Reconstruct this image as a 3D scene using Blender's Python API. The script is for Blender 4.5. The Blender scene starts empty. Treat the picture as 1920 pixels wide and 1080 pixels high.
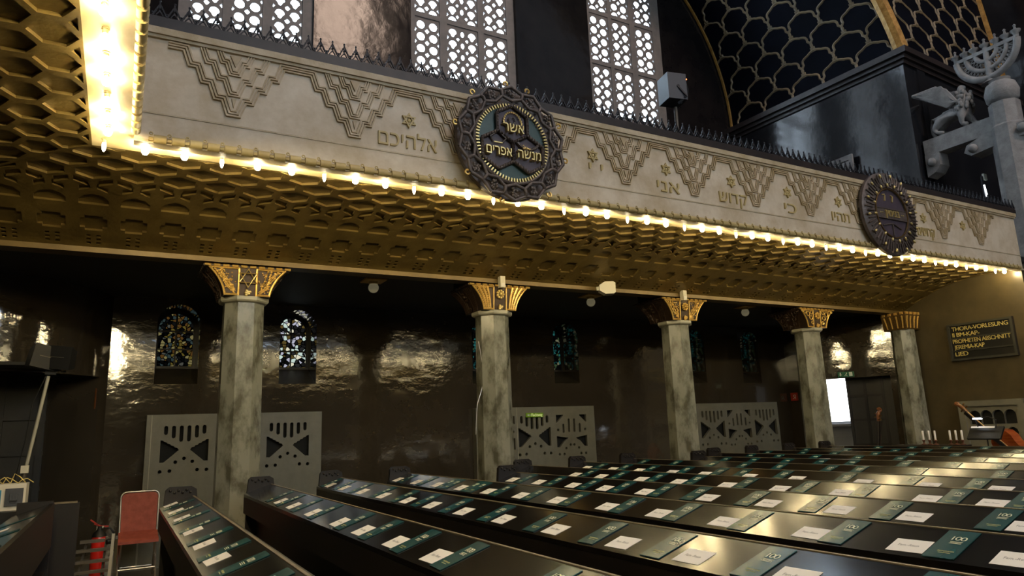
import bpy, bmesh, math, random
from math import sin, cos, pi, radians
from mathutils import Vector, Matrix
from mathutils.geometry import tessellate_polygon, delaunay_2d_cdt
random.seed(7)
S = bpy.context.scene
COL = S.collection
H = 1.55                                   # eye height above the floor

# ---------------------------------------------------------------- camera
FPX = 1306.504
CR = Vector((0.87481759, -0.48306429, -0.0366481))
CU = Vector((-0.0640922, -0.19038872, 0.97961438))
CF = Vector((0.4801941, 0.85463503, 0.19751605))
cd = bpy.data.cameras.new('camera'); cam = bpy.data.objects.new('camera', cd); COL.objects.link(cam)
cd.sensor_fit = 'HORIZONTAL'; cd.sensor_width = 36.0; cd.lens = FPX / 1920 * 36.0
cd.clip_start = 0.05; cd.clip_end = 200
M4 = Matrix.Identity(4)
for i in range(3):
    M4[i][0] = CR[i]; M4[i][1] = CU[i]; M4[i][2] = -CF[i]
M4[2][3] = H
cam.matrix_world = M4
S.camera = cam

def at(x, y, X=None, Y=None, Z=None):
    """point of the place seen at photo pixel (x, y) on a known plane (absolute coordinates)"""
    d = CF + CR * ((x - 960) / FPX) - CU * ((y - 540) / FPX)
    t = X / d.x if X is not None else (Y / d.y if Y is not None else (Z - H) / d.z)
    return Vector((0, 0, H)) + d * t

# ---------------------------------------------------------------- world, exposure
W = bpy.data.worlds.new('world'); S.world = W; W.use_nodes = True
bg = W.node_tree.nodes['Background']
bg.inputs[0].default_value = (0.80, 0.88, 1.0, 1); bg.inputs[1].default_value = 0.34
S.view_settings.view_transform = 'Standard'
S.view_settings.look = 'None'
S.view_settings.gamma = 1.0
S.view_settings.use_curve_mapping = False
S.view_settings.exposure = 0.6
S.cycles.max_bounces = 6; S.cycles.diffuse_bounces = 3; S.cycles.glossy_bounces = 4
S.cycles.sample_clamp_indirect = 6.0
S.cycles.caustics_reflective = False; S.cycles.caustics_refractive = False
BULB = 240.0        # radiance of a lit bulb
CANDLE = 30.0       # radiance of the small candle bulbs between them
DAY = 30.0           # radiance of daylight behind the lattice windows
HALL = 6.0          # daylight windows across the hall

# ---------------------------------------------------------------- materials
def _n(nt, t, **k):
    n = nt.nodes.new(t)
    for a, b in k.items(): setattr(n, a, b)
    return n
def mat(name, c, rough=0.5, metal=0.0, c2=None, scale=4.0, detail=4.0, stretch=(1, 1, 1), lo=0.35, hi=0.65,
        bump=0.0, bscale=20.0, bstretch=(1, 1, 1), bdetail=3.0, spec=0.5, emit=None, estr=0.0, coat=0.0, coord='Object', rvar=0.0):
    m = bpy.data.materials.new(name); m.use_nodes = True
    nt = m.node_tree; b = nt.nodes['Principled BSDF']
    b.inputs['Base Color'].default_value = (*c, 1); b.inputs['Roughness'].default_value = rough
    b.inputs['Metallic'].default_value = metal; b.inputs['Specular IOR Level'].default_value = spec
    if coat: b.inputs['Coat Weight'].default_value = coat; b.inputs['Coat Roughness'].default_value = 0.06
    if emit: b.inputs['Emission Color'].default_value = (*emit, 1); b.inputs['Emission Strength'].default_value = estr
    if c2 or bump: tc = _n(nt, 'ShaderNodeTexCoord')
    if c2:
        mp = _n(nt, 'ShaderNodeMapping'); mp.inputs['Scale'].default_value = stretch
        nt.links.new(tc.outputs[coord], mp.inputs[0])
        no = _n(nt, 'ShaderNodeTexNoise'); no.inputs['Scale'].default_value = scale; no.inputs['Detail'].default_value = detail
        no.inputs['Roughness'].default_value = 0.62
        nt.links.new(mp.outputs[0], no.inputs['Vector'])
        rp = _n(nt, 'ShaderNodeValToRGB')
        rp.color_ramp.elements[0].position = lo; rp.color_ramp.elements[0].color = (*c, 1)
        rp.color_ramp.elements[1].position = hi; rp.color_ramp.elements[1].color = (*c2, 1)
        nt.links.new(no.outputs[0], rp.inputs[0]); nt.links.new(rp.outputs[0], b.inputs['Base Color'])
        if rvar:
            ma = _n(nt, 'ShaderNodeMath', operation='MULTIPLY_ADD'); ma.inputs[1].default_value = rvar; ma.inputs[2].default_value = rough - rvar / 2
            nt.links.new(no.outputs[0], ma.inputs[0]); nt.links.new(ma.outputs[0], b.inputs['Roughness'])
    if bump:
        mp2 = _n(nt, 'ShaderNodeMapping'); mp2.inputs['Scale'].default_value = bstretch
        nt.links.new(tc.outputs[coord], mp2.inputs[0])
        n2 = _n(nt, 'ShaderNodeTexNoise'); n2.inputs['Scale'].default_value = bscale; n2.inputs['Detail'].default_value = bdetail
        nt.links.new(mp2.outputs[0], n2.inputs['Vector'])
        bp = _n(nt, 'ShaderNodeBump'); bp.inputs['Strength'].default_value = 1.0; bp.inputs['Distance'].default_value = bump
        nt.links.new(n2.outputs[0], bp.inputs['Height']); nt.links.new(bp.outputs[0], b.inputs['Normal'])
    return m
def glow(name, c, s):
    m = bpy.data.materials.new(name); m.use_nodes = True; nt = m.node_tree; nt.nodes.clear()
    e = _n(nt, 'ShaderNodeEmission'); e.inputs[0].default_value = (*c, 1); e.inputs[1].default_value = s
    o = _n(nt, 'ShaderNodeOutputMaterial'); nt.links.new(e.outputs[0], o.inputs[0]); return m

STONE = mat('parapet_stone', (0.50, 0.405, 0.265), 0.5, c2=(0.68, 0.60, 0.47), scale=2.2, detail=7, lo=0.36, hi=0.62, bump=0.0015, bscale=18)
STONE_TRIM = mat('parapet_trim', (0.42, 0.33, 0.19), 0.45, c2=(0.56, 0.47, 0.32), scale=5, bump=0.003, bscale=40)
PATINA = mat('ochre_patina', (0.36, 0.27, 0.135), 0.5, c2=(0.56, 0.46, 0.31), scale=4)
OCHRE = mat('ochre_plaster', (0.45, 0.34, 0.14), 0.5, c2=(0.55, 0.44, 0.2), scale=6)
COVE = mat('gilded_cove', (0.125, 0.085, 0.025), 0.40, metal=0.35, c2=(0.185, 0.13, 0.040), scale=3.0, detail=5, bump=0.003, bscale=25)
SOFFIT = mat('cream_soffit', (0.62, 0.50, 0.27), 0.35, c2=(0.7, 0.58, 0.34), scale=3)
BEAM = mat('gilded_beam', (0.13, 0.085, 0.028), 0.42, metal=0.2, c2=(0.17, 0.115, 0.04), scale=3)
IRON = mat('black_iron', (0.02, 0.02, 0.024), 0.45, metal=0.4)
RAIL = mat('dark_rail', (0.025, 0.021, 0.02), 0.35, c2=(0.04, 0.03, 0.028), scale=6)
LACQ = mat('brown_polished_wall', (0.044, 0.034, 0.0225), 0.075, c2=(0.060, 0.048, 0.034), scale=1.5, detail=6, spec=1.0, coat=1.0,
           bump=0.0130, bscale=1.3, bstretch=(1, 1, 1.6), bdetail=5)
LACQ2 = mat('olive_polished_wall', (0.05, 0.038, 0.018), 0.33, c2=(0.075, 0.058, 0.028), scale=2.0, detail=6, bump=0.006, bscale=2.0, bdetail=4)
CEILDARK = mat('dark_aisle_ceiling', (0.006, 0.005, 0.005), 0.6, c2=(0.01, 0.009, 0.008), scale=2)
UPWALL = mat('black_upper_wall', (0.009, 0.008, 0.009), 0.16, c2=(0.015, 0.013, 0.013), spec=0.2, scale=1.5, bump=0.016, bscale=1.5, bdetail=5)
PIER = mat('polished_black_pier', (0.010, 0.011, 0.014), 0.14, spec=0.85, c2=(0.018, 0.019, 0.022), scale=1.2, bump=0.012, bscale=1.0, bdetail=5)
MARBLE = mat('grey_green_marble', (0.095, 0.092, 0.066), 0.20, c2=(0.25, 0.25, 0.205), scale=3.2, detail=10, lo=0.40, hi=0.56, stretch=(1.5, 1.5, 0.8))
COLLAR = mat('collar_stone', (0.30, 0.29, 0.22), 0.4, c2=(0.38, 0.36, 0.28), scale=6)
SCREEN = mat('pale_grey_stone', (0.155, 0.148, 0.115), 0.4, c2=(0.19, 0.182, 0.142), scale=5, detail=6, bump=0.001, bscale=60)
LATT = mat('lattice_stone', (0.19, 0.175, 0.165), 0.6, c2=(0.25, 0.225, 0.21), scale=4)
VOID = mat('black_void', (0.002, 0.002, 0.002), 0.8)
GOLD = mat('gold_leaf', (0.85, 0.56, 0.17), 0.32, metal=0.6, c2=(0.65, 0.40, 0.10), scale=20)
GOLDDK = mat('old_gold', (0.20, 0.12, 0.035), 0.4, metal=0.6, c2=(0.10, 0.055, 0.02), scale=25)
GOLDLT = mat('bright_gilt', (0.88, 0.68, 0.28), 0.28, metal=0.6)
BRONZE = mat('brown_bronze', (0.085, 0.066, 0.058), 0.45, metal=0.2, c2=(0.14, 0.112, 0.10), scale=10, bump=0.004, bscale=60)
GRAPE = mat('worn_bronze', (0.12, 0.10, 0.092), 0.4, metal=0.2, c2=(0.19, 0.16, 0.145), scale=14)
TEALDISC = mat('verdigris_disc', (0.035, 0.075, 0.075), 0.45, c2=(0.05, 0.10, 0.10), scale=6)
PURPLE = mat('violet_grey_disc', (0.055, 0.042, 0.058), 0.5, c2=(0.08, 0.06, 0.08), scale=6)
VAULT = mat('midnight_blue_vault', (0.0008, 0.0013, 0.004), 0.7, c2=(0.002, 0.003, 0.008), scale=1.2, spec=0.08)
SCALLOP = mat('tarnished_gold', (0.19, 0.15, 0.09), 0.5, c2=(0.26, 0.19, 0.10), scale=3)
RIBGOLD = mat('gold_mosaic', (0.26, 0.13, 0.02), 0.4, metal=0.3, c2=(0.46, 0.26, 0.06), scale=9, bump=0.01, bscale=30)
GREYSTONE = mat('grey_carved_stone', (0.21, 0.205, 0.20), 0.6, c2=(0.33, 0.32, 0.31), scale=5, detail=7, bump=0.006, bscale=30)
DESK = mat('black_varnished_wood', (0.006, 0.005, 0.0045), 0.17, c2=(0.0085, 0.007, 0.006), scale=2, stretch=(4, 0.5, 1), spec=0.5)
PEW = mat('black_brown_wood', (0.0055, 0.0038, 0.0034), 0.45, c2=(0.009, 0.006, 0.005), scale=3, stretch=(1, 0.3, 1))
EDGE = mat('worn_wood_edge', (0.14, 0.11, 0.075), 0.4, c2=(0.22, 0.18, 0.12), scale=8)
TEAL = mat('teal_booklet_cover', (0.005, 0.052, 0.056), 0.27, c2=(0.007, 0.060, 0.066), scale=6, lo=0.45, hi=0.55, spec=0.5)
PAPER = mat('white_card', (0.82, 0.78, 0.75), 0.6, c2=(0.84, 0.80, 0.77), scale=5)
CREAMINK = mat('cream_ink', (0.72, 0.68, 0.5), 0.4)
GOLDINK = mat('gold_ink', (0.60, 0.52, 0.2), 0.4)
INK = mat('grey_ink', (0.30, 0.28, 0.28), 0.7)
FLOOR = mat('beige_floor', (0.10, 0.085, 0.055), 0.4, c2=(0.14, 0.12, 0.08), scale=3)
LEAF = mat('charcoal_door_leaf', (0.020, 0.020, 0.023), 0.5, c2=(0.026, 0.026, 0.03), scale=3)
DOORDK = mat('black_door', (0.010, 0.010, 0.011), 0.5, c2=(0.016, 0.016, 0.017), scale=3)
RED = mat('red_velvet', (0.27, 0.055, 0.032), 0.7, c2=(0.36, 0.08, 0.05), scale=14, bump=0.001, bscale=150)
CHROME = mat('aluminium_tube', (0.62, 0.58, 0.50), 0.3, metal=0.9)
POLE = mat('pale_painted_pole', (0.42, 0.40, 0.33), 0.45)
STEEL = mat('grey_steel_tube', (0.11, 0.095, 0.075), 0.45, metal=0.4)
EXTRED = mat('red_paint', (0.62, 0.018, 0.010), 0.3, coat=0.4)
BLACKP = mat('black_plastic', (0.004, 0.004, 0.0045), 0.55)
WHITEP = mat('white_plastic', (0.70, 0.66, 0.55), 0.4)
GREYP = mat('grey_plastic', (0.06, 0.066, 0.08), 0.45)
GREENP = mat('green_sign', (0.10, 0.20, 0.01), 0.4, emit=(0.25, 0.42, 0.01), estr=0.10)
GREENX = mat('green_exit', (0.01, 0.12, 0.06), 0.4)
SIGNLT = mat('sign_lettering', (0.75, 0.85, 0.35), 0.4, emit=(0.8, 0.9, 0.4), estr=0.25)
SIGNWH = mat('sign_white', (0.75, 0.8, 0.72), 0.4)
REDSIGN = mat('red_sign', (0.45, 0.03, 0.015), 0.4)
BOARD = mat('black_board', (0.008, 0.008, 0.007), 0.35)
BOARDFR = mat('board_frame', (0.035, 0.034, 0.028), 0.35)
YELLOW = mat('gilt_letter', (0.62, 0.50, 0.16), 0.45)
WAX = mat('white_wax', (0.80, 0.76, 0.72), 0.5)
CANDWOOD = mat('brown_candlestick', (0.13, 0.05, 0.03), 0.35)
VARNISH = mat('orange_violin_varnish', (0.25, 0.045, 0.010), 0.25, c2=(0.36, 0.085, 0.016), scale=4, stretch=(1, 1, 6), coat=0.4)
NECKWD = mat('pale_maple', (0.60, 0.36, 0.14), 0.35)
SCROLLWD = mat('dark_walnut', (0.16, 0.055, 0.015), 0.3)
OPAL = mat('opal_glass', (0.85, 0.80, 0.60), 0.25, emit=(0.8, 0.7, 0.42), estr=0.07)  # faint glow put into the globe glass to show it pale
SILL = mat('brown_matt_sill', (0.030, 0.023, 0.015), 0.5, c2=(0.04, 0.031, 0.02), scale=3)
SIDEDK = mat('dark_gilding', (0.030, 0.016, 0.009), 0.4, metal=0.4, c2=(0.05, 0.028, 0.014), scale=20)  # darker gilding for the capital bodies and their side ornament
LITB = glow('lit_bulb', (1.0, 0.80, 0.42), BULB)
CANB = glow('lit_candle_bulb', (1.0, 0.86, 0.55), CANDLE)
SKY = glow('daylight_pane', (0.66, 0.83, 1.0), DAY)
HALLSKY = glow('hall_daylight', (0.74, 0.87, 1.0), HALL)
OUTSIDE = glow('bright_outdoors', (0.93, 0.97, 1.0), 3.0)
LEDR = glow('red_led', (1.0, 0.12, 0.03), 8)
LEDW = glow('white_lamp', (0.85, 0.93, 1.0), 6)

def stained(name, cols, scale, s):
    m = bpy.data.materials.new(name); m.use_nodes = True; nt = m.node_tree; nt.nodes.clear()
    tc = _n(nt, 'ShaderNodeTexCoord')
    v = _n(nt, 'ShaderNodeTexVoronoi'); v.inputs['Scale'].default_value = scale
    e = _n(nt, 'ShaderNodeTexVoronoi', feature='DISTANCE_TO_EDGE'); e.inputs['Scale'].default_value = scale
    rp = _n(nt, 'ShaderNodeValToRGB'); cr = rp.color_ramp; cr.interpolation = 'CONSTANT'
    for i, c in enumerate(cols):
        el = cr.elements[i] if i < 2 else cr.elements.new(i / len(cols))
        el.position = i / len(cols); el.color = (*c, 1)
    th = _n(nt, 'ShaderNodeMath', operation='GREATER_THAN'); th.inputs[1].default_value = 0.085
    mu = _n(nt, 'ShaderNodeMath', operation='MULTIPLY'); mu.inputs[1].default_value = s
    em = _n(nt, 'ShaderNodeEmission'); o = _n(nt, 'ShaderNodeOutputMaterial')
    sp = _n(nt, 'ShaderNodeSeparateColor')
    L = nt.links.new
    L(tc.outputs['Object'], v.inputs[0]); L(tc.outputs['Object'], e.inputs[0])
    L(v.outputs['Color'], sp.inputs[0]); L(sp.outputs[0], rp.inputs[0]); L(rp.outputs[0], em.inputs[0])
    L(e.outputs['Distance'], th.inputs[0]); L(th.outputs[0], mu.inputs[0]); L(mu.outputs[0], em.inputs[1]); L(em.outputs[0], o.inputs[0])
    return m
GLASS_A = stained('amber_stained_glass', [(0.004, 0.004, 0.004), (0.20, 0.15, 0.03), (0.01, 0.01, 0.01), (0.35, 0.30, 0.12), (0.05, 0.08, 0.08), (0.16, 0.08, 0.02), (0.005, 0.005, 0.005), (0.12, 0.12, 0.10)], 18, 0.30)
GLASS_B = stained('clear_stained_glass', [(0.004, 0.004, 0.004), (0.75, 0.72, 0.55), (0.01, 0.01, 0.01), (0.10, 0.07, 0.02), (0.55, 0.68, 0.62), (0.01, 0.01, 0.01), (0.45, 0.45, 0.55), (0.02, 0.02, 0.02)], 15, 0.62)
GLASS_C = stained('green_stained_glass', [(0.002, 0.002, 0.002), (0.02, 0.14, 0.13), (0.004, 0.004, 0.004), (0.05, 0.09, 0.04), (0.20, 0.2, 0.12), (0.003, 0.003, 0.003), (0.01, 0.06, 0.06), (0.004, 0.004, 0.004)], 17, 0.4)

# ---------------------------------------------------------------- geometry collector
class G:
    def __init__(s): s.v = []; s.f = []
    def add(s, vs, fs):
        o = len(s.v); s.v += [tuple(p) for p in vs]; s.f += [tuple(i + o for i in f) for f in fs]; return s
    def box(s, a, b):
        x0, y0, z0 = a; x1, y1, z1 = b
        return s.add([(x0, y0, z0), (x1, y0, z0), (x1, y1, z0), (x0, y1, z0), (x0, y0, z1), (x1, y0, z1), (x1, y1, z1), (x0, y1, z1)],
                     [(3, 2, 1, 0), (4, 5, 6, 7), (0, 1, 5, 4), (1, 2, 6, 5), (2, 3, 7, 6), (3, 0, 4, 7)])
    def obox(s, c, ax, ay, az):
        c, ax, ay, az = map(Vector, (c, ax, ay, az))
        vs = [c + i * ax + j * ay + k * az for k in (-1, 1) for j, i in ((-1, -1), (-1, 1), (1, 1), (1, -1))]
        return s.add(vs, [(3, 2, 1, 0), (4, 5, 6, 7), (0, 1, 5, 4), (1, 2, 6, 5), (2, 3, 7, 6), (3, 0, 4, 7)])
    def bar(s, p, q, w, d, up=(0, 1, 0)):
        p, q, up = Vector(p), Vector(q), Vector(up); t = q - p; L = t.length; t.normalize()
        n = up.cross(t)
        if n.length < 1e-5: n = Vector((1, 0, 0)).cross(t)
        n.normalize(); b = t.cross(n)
        return s.obox((p + q) / 2, t * L / 2, n * w / 2, b * d / 2)
    def tube(s, pts, r, n=8, closed=False, cap=True):
        P = [Vector(p) for p in pts]; m = len(P); R = r if isinstance(r, (list, tuple)) else [r] * m
        vs = []; prev = None
        for i in range(m):
            a = P[(i - 1) % m] if (closed or i > 0) else P[i]; b = P[(i + 1) % m] if (closed or i < m - 1) else P[i]
            t = (b - a).normalized()
            if prev is None: u = t.orthogonal().normalized()
            else:
                u = prev - t * prev.dot(t)
                u = u.normalized() if u.length > 1e-6 else t.orthogonal().normalized()
            prev = u; w = t.cross(u)
            vs += [P[i] + (u * cos(2 * pi * k / n) + w * sin(2 * pi * k / n)) * R[i] for k in range(n)]
        fs = []
        for i in range(m if closed else m - 1):
            j = (i + 1) % m
            fs += [(i * n + k, i * n + (k + 1) % n, j * n + (k + 1) % n, j * n + k) for k in range(n)]
        if cap and not closed:
            fs += [tuple(range(n - 1, -1, -1)), tuple((m - 1) * n + k for k in range(n))]
        return s.add(vs, fs)
    def lathe(s, prof, n=24, c=(0, 0, 0), ax=None, rot0=0.0, sq=False):
        c = Vector(c); z = Vector(ax).normalized() if ax else Vector((0, 0, 1))
        x = z.orthogonal().normalized() if ax else Vector((1, 0, 0)); y = z.cross(x)
        m = len(prof)
        vs = [c + (x * cos(rot0 + 2 * pi * k / n) + y * sin(rot0 + 2 * pi * k / n)) * max(r, 1e-5) + z * h for r, h in prof for k in range(n)]
        fs = [(i * n + k, i * n + (k + 1) % n, (i + 1) * n + (k + 1) % n, (i + 1) * n + k) for i in range(m - 1) for k in range(n)]
        fs += [tuple(range(n - 1, -1, -1)), tuple((m - 1) * n + k for k in range(n))]
        return s.add(vs, fs)
    def ball(s, c, r, n=10, m=6, sc=(1, 1, 1)):
        vs = []; c = Vector(c)
        for i in range(1, m):
            a = pi * i / m
            vs += [c + Vector((r * sc[0] * sin(a) * cos(2 * pi * k / n), r * sc[1] * sin(a) * sin(2 * pi * k / n), -r * sc[2] * cos(a))) for k in range(n)]
        vs += [c - Vector((0, 0, r * sc[2])), c + Vector((0, 0, r * sc[2]))]
        b = (m - 1) * n
        fs = [(i * n + k, i * n + (k + 1) % n, (i + 1) * n + (k + 1) % n, (i + 1) * n + k) for i in range(m - 2) for k in range(n)]
        fs += [(b, (k + 1) % n, k) for k in range(n)] + [(b + 1, (m - 2) * n + k, (m - 2) * n + (k + 1) % n) for k in range(n)]
        return s.add(vs, fs)
    def plate(s, outer, holes, fn, t):
        """flat plate with holes: outlines in 2D, fn(a, b, d) maps to 3D, d = 0 (front) and t (back)"""
        loops = [outer] + list(holes)
        flat = [p for l in loops for p in l]
        tri = tessellate_polygon([[Vector((p[0], p[1], 0)) for p in l] for l in loops])
        n = len(flat)
        vs = [fn(p[0], p[1], 0.0) for p in flat] + [fn(p[0], p[1], t) for p in flat]
        fs = [tuple(x) for x in tri] + [tuple(i + n for i in reversed(x)) for x in tri]
        o = 0
        for l in loops:
            k = len(l)
            fs += [(o + i, o + (i + 1) % k, n + o + (i + 1) % k, n + o + i) for i in range(k)]; o += k
        return s.add(vs, fs)
    def prism(s, poly, fn, t): return s.plate(poly, [], fn, t)
    def ridge(s, path, w, fn, h, closed=False):
        """raised flat strip along a 2D path, mitred; fn(a, b, d)"""
        P = [Vector(p) for p in path]; m = len(P); L = []; R = []
        for i in range(m):
            a = P[(i - 1) % m] if (closed or i > 0) else None; b = P[(i + 1) % m] if (closed or i < m - 1) else None
            d1 = (P[i] - a).normalized() if a is not None else None; d2 = (b - P[i]).normalized() if b is not None else None
            if d1 is None: d1 = d2
            if d2 is None: d2 = d1
            n1 = Vector((-d1.y, d1.x)); n2 = Vector((-d2.y, d2.x)); n = n1 + n2
            n = n.normalized() if n.length > 1e-6 else n1
            k = min(2.5, 1 / max(0.3, n.dot(n1)))
            L.append(P[i] + n * w / 2 * k); R.append(P[i] - n * w / 2 * k)
        for i in range(m if closed else m - 1):
            j = (i + 1) % m
            q = [L[i], R[i], R[j], L[j]]
            vs = [fn(p.x, p.y, 0.0) for p in q] + [fn(p.x, p.y, h) for p in q]
            s.add(vs, [(4, 5, 6, 7), (0, 1, 5, 4), (2, 3, 7, 6), (1, 2, 6, 5), (3, 0, 4, 7)])
        return s
    def tf(s, fn): s.v = [tuple(fn(Vector(p))) for p in s.v]; return s

def me(name, g, m, smooth=None):
    d = bpy.data.meshes.new(name); d.from_pydata(g.v, [], g.f)
    b = bmesh.new(); b.from_mesh(d); bmesh.ops.recalc_face_normals(b, faces=b.faces); b.to_mesh(d); b.free()
    d.materials.append(m)
    if smooth is not None:
        d.polygons.foreach_set('use_smooth', [True] * len(d.polygons)); d.set_sharp_from_angle(angle=radians(smooth))
    d.update(); return d
def ob(name, g, m, parent=None, smooth=None, label=None):
    o = bpy.data.objects.new(name, g if isinstance(g, bpy.types.Mesh) else me(name, g, m, smooth)); COL.objects.link(o)
    if parent is not None: o.parent = parent
    if label: o['label'] = label
    return o
def tag(o, label, cat, group=None):
    o['label'] = label; o['category'] = cat
    if group: o['group'] = group
    return o
def thing(name, label, cat, loc=(0, 0, 0), rz=0.0, group=None):
    o = bpy.data.objects.new(name, None); COL.objects.link(o); o.empty_display_size = 0.1
    o.location = loc; o.rotation_euler = (0, 0, rz); return tag(o, label, cat, group)
def struct(name, g, m, parent=None, smooth=None):
    o = ob(name, g, m, parent, smooth)
    if parent is None: o['kind'] = 'structure'
    return o
def copy_tree(o, parent=None):
    c = o.copy(); COL.objects.link(c)
    if parent is not None: c.parent = parent
    for ch in list(o.children): copy_tree(ch, c)
    return c
NUM = 'zeroth first second third fourth fifth sixth seventh eighth ninth tenth eleventh twelfth thirteenth fourteenth fifteenth sixteenth seventeenth eighteenth nineteenth'.split()
TENS = {2: 'twent', 3: 'thirt', 4: 'fort', 5: 'fift'}
def nth(i):
    if i < 20: return NUM[i]
    t, u = divmod(i, 10)
    return TENS[t] + ('ieth' if u == 0 else 'y-' + NUM[u])

_fonts = {}
def text_geo(body, size, spacing=1.0, heb=False, width=None, bold=0.0):
    """text as flat 2D mesh data in a G (x right, y up, z=0), centred"""
    c = bpy.data.curves.new('lettering', 'FONT'); c.body = body[::-1] if heb else body
    c.size = size; c.align_x = 'CENTER'; c.align_y = 'CENTER'; c.space_character = spacing; c.offset = bold; c.resolution_u = 3
    o = bpy.data.objects.new('lettering', c); COL.objects.link(o)
    dg = bpy.context.evaluated_depsgraph_get()
    cu = o.to_curve(dg); polys = []
    for s in cu.splines:
        if s.type != 'BEZIER': polys.append([(p.co.x, p.co.y) for p in s.points]); continue
        B = s.bezier_points; pl = []
        for k in range(len(B)):
            p0, p1 = B[k], B[(k + 1) % len(B)]; q0, q1, q2, q3 = p0.co, p0.handle_right, p1.handle_left, p1.co
            st = (q3 - q0); straight = max((q1 - q0).cross(st).length, (q2 - q0).cross(st).length) < 1e-5 * max(st.length, 1e-6)
            for f in ((0,) if straight else (0, .25, .5, .75)):
                e = 1 - f; v = q0 * e ** 3 + q1 * 3 * e * e * f + q2 * 3 * e * f * f + q3 * f ** 3; pl.append((v.x, v.y))
        polys.append(pl)
    vin, ein = [], []
    for pl in polys:
        n0 = len(vin); vin += [Vector(p) for p in pl]; ein += [(n0 + k, n0 + (k + 1) % len(pl)) for k in range(len(pl))]
    vo, eo, fo, *_r = delaunay_2d_cdt(vin, ein, [], 0, 1e-6 * size)
    g = G(); g.v = [(v.x, v.y, 0.0) for v in vo]
    for f in fo:                                        # non-zero winding: overlapping strokes of a letter stay filled
        x = sum(vo[k].x for k in f) / len(f); y = sum(vo[k].y for k in f) / len(f); w = 0
        for pl in polys:
            for k in range(len(pl)):
                (x0, y0), (x1, y1) = pl[k], pl[(k + 1) % len(pl)]
                if (y0 <= y) != (y1 <= y):
                    if x0 + (y - y0) * (x1 - x0) / (y1 - y0) > x: w += 1 if y1 > y0 else -1
        if w: g.f.append(tuple(f))
    used = sorted({k for f in g.f for k in f}); mp_ = {k: n for n, k in enumerate(used)}
    g.v = [g.v[k] for k in used]; g.f = [tuple(mp_[k] for k in f) for f in g.f]
    o.to_curve_clear()
    bpy.data.objects.remove(o); bpy.data.curves.remove(c)
    if g.v and width:
        xs = [p[0] for p in g.v]; k = width / (max(xs) - min(xs)); cx = (max(xs) + min(xs)) / 2
        g.v = [((p[0] - cx) * k, p[1], p[2]) for p in g.v]
    return g
def text_solid(g, fn, t):
    """extrude flat text by boundary edges; fn(x, y, d)"""
    edges = {}
    for f in g.f:
        for i in range(len(f)):
            e = (f[i], f[(i + 1) % len(f)]); k = tuple(sorted(e)); edges.setdefault(k, []).append(e)
    n = len(g.v); r = G()
    r.v = [tuple(fn(p[0], p[1], 0.0)) for p in g.v] + [tuple(fn(p[0], p[1], t)) for p in g.v]
    r.f = [tuple(i + n for i in f) for f in g.f]
    for k, l in edges.items():
        if len(l) == 1: a, b = l[0]; r.f.append((a, b, b + n, a + n))
    return r

def arc(cx, cz, r, a0, a1, n): return [(cx + r * cos(a0 + (a1 - a0) * i / n), cz + r * sin(a0 + (a1 - a0) * i / n)) for i in range(n + 1)]
def rect(x0, z0, x1, z1): return [(x0, z0), (x1, z0), (x1, z1), (x0, z1)]
def archpoly(x0, z0, x1, z1, n=10):
    r = (x1 - x0) / 2; return [(x0, z0), (x1, z0)] + arc((x0 + x1) / 2, z1 - r, r, 0, pi, n)
def disc(cx, cz, r, n=10, sx=1.0): return [(cx + r * sx * cos(2 * pi * i / n), cz + r * sin(2 * pi * i / n)) for i in range(n)]

# ================================================================ THE SETTING
YB = 12.3; XE = 14.9; YP = 6.6; YC = 9.28; ZCEIL = H + 2.25
struct('floor', G().box((-8, -14, -0.1), (24, 16, 0)), FLOOR)
struct('ceiling', G().box((-6, 9.02, ZCEIL), (XE + 0.3, 12.9, ZCEIL + 0.1)).box((-6, -14, ZCEIL), (-2.5, 9.02, ZCEIL + 0.1)), CEILDARK)
struct('floor_gallery', G().box((-6, 7.0, H + 2.95), (16.6, 14.04, H + 3.05)).box((-6, -14, H + 2.95), (-0.5, 7.0, H + 3.05)), CEILDARK)

# back wall of the side aisle with its deep arched window niches
NICHE = [0.738, 2.624, 6.27, 8.16, 11.81, 13.65]
NW, NZ0, NZ1 = 0.312, H + 0.885, H + 2.165
struct('wall_back', G().plate(rect(-0.2, 0, XE, ZCEIL), [archpoly(x - NW, NZ0, x + NW, NZ1, 12) for x in NICHE],
       lambda a, b, d: (a, YB + d, b), 0.75), LACQ)
for i, x in enumerate(NICHE):
    yg = YB + 0.62; zb = NZ0 + 0.30
    g = G()
    g.plate(archpoly(-NW - .02, zb - .02, NW + .02, NZ1 + .02, 12), [archpoly(-NW + .045, zb + .04, NW - .045, NZ1 - .05, 12)], lambda a, b, d: (a, d, b), .05)
    g.box((-.012, .004, zb), (.012, .045, NZ1 - .03)); hh = NZ1 - zb
    for f in (0.33, 0.64): g.box((-NW, .002, zb + hh * f - .012), (NW, .047, zb + hh * f + .012))
    w = struct('window_%d' % (i + 1), g, IRON); w.location = (x, yg, 0)
    p = ob('pane', G().plate(archpoly(-NW + .03, zb, NW - .03, NZ1 - .03, 12), [], lambda a, b, d: (a, .024 + d, b), .006), [GLASS_A, GLASS_B, GLASS_C, GLASS_C, GLASS_C, GLASS_C][i], w)
    ob('window_sill', G().add([(-NW, -.62, NZ0), (NW, -.62, NZ0), (NW, 0.0, zb), (-NW, 0.0, zb), (-NW, .06, NZ0), (NW, .06, NZ0), (-NW, .06, zb), (NW, .06, zb)],
       [(0, 1, 2, 3), (0, 4, 5, 1), (3, 2, 7, 6), (0, 3, 6, 4), (1, 5, 7, 2), (4, 6, 7, 5)]), SILL, w)

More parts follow.
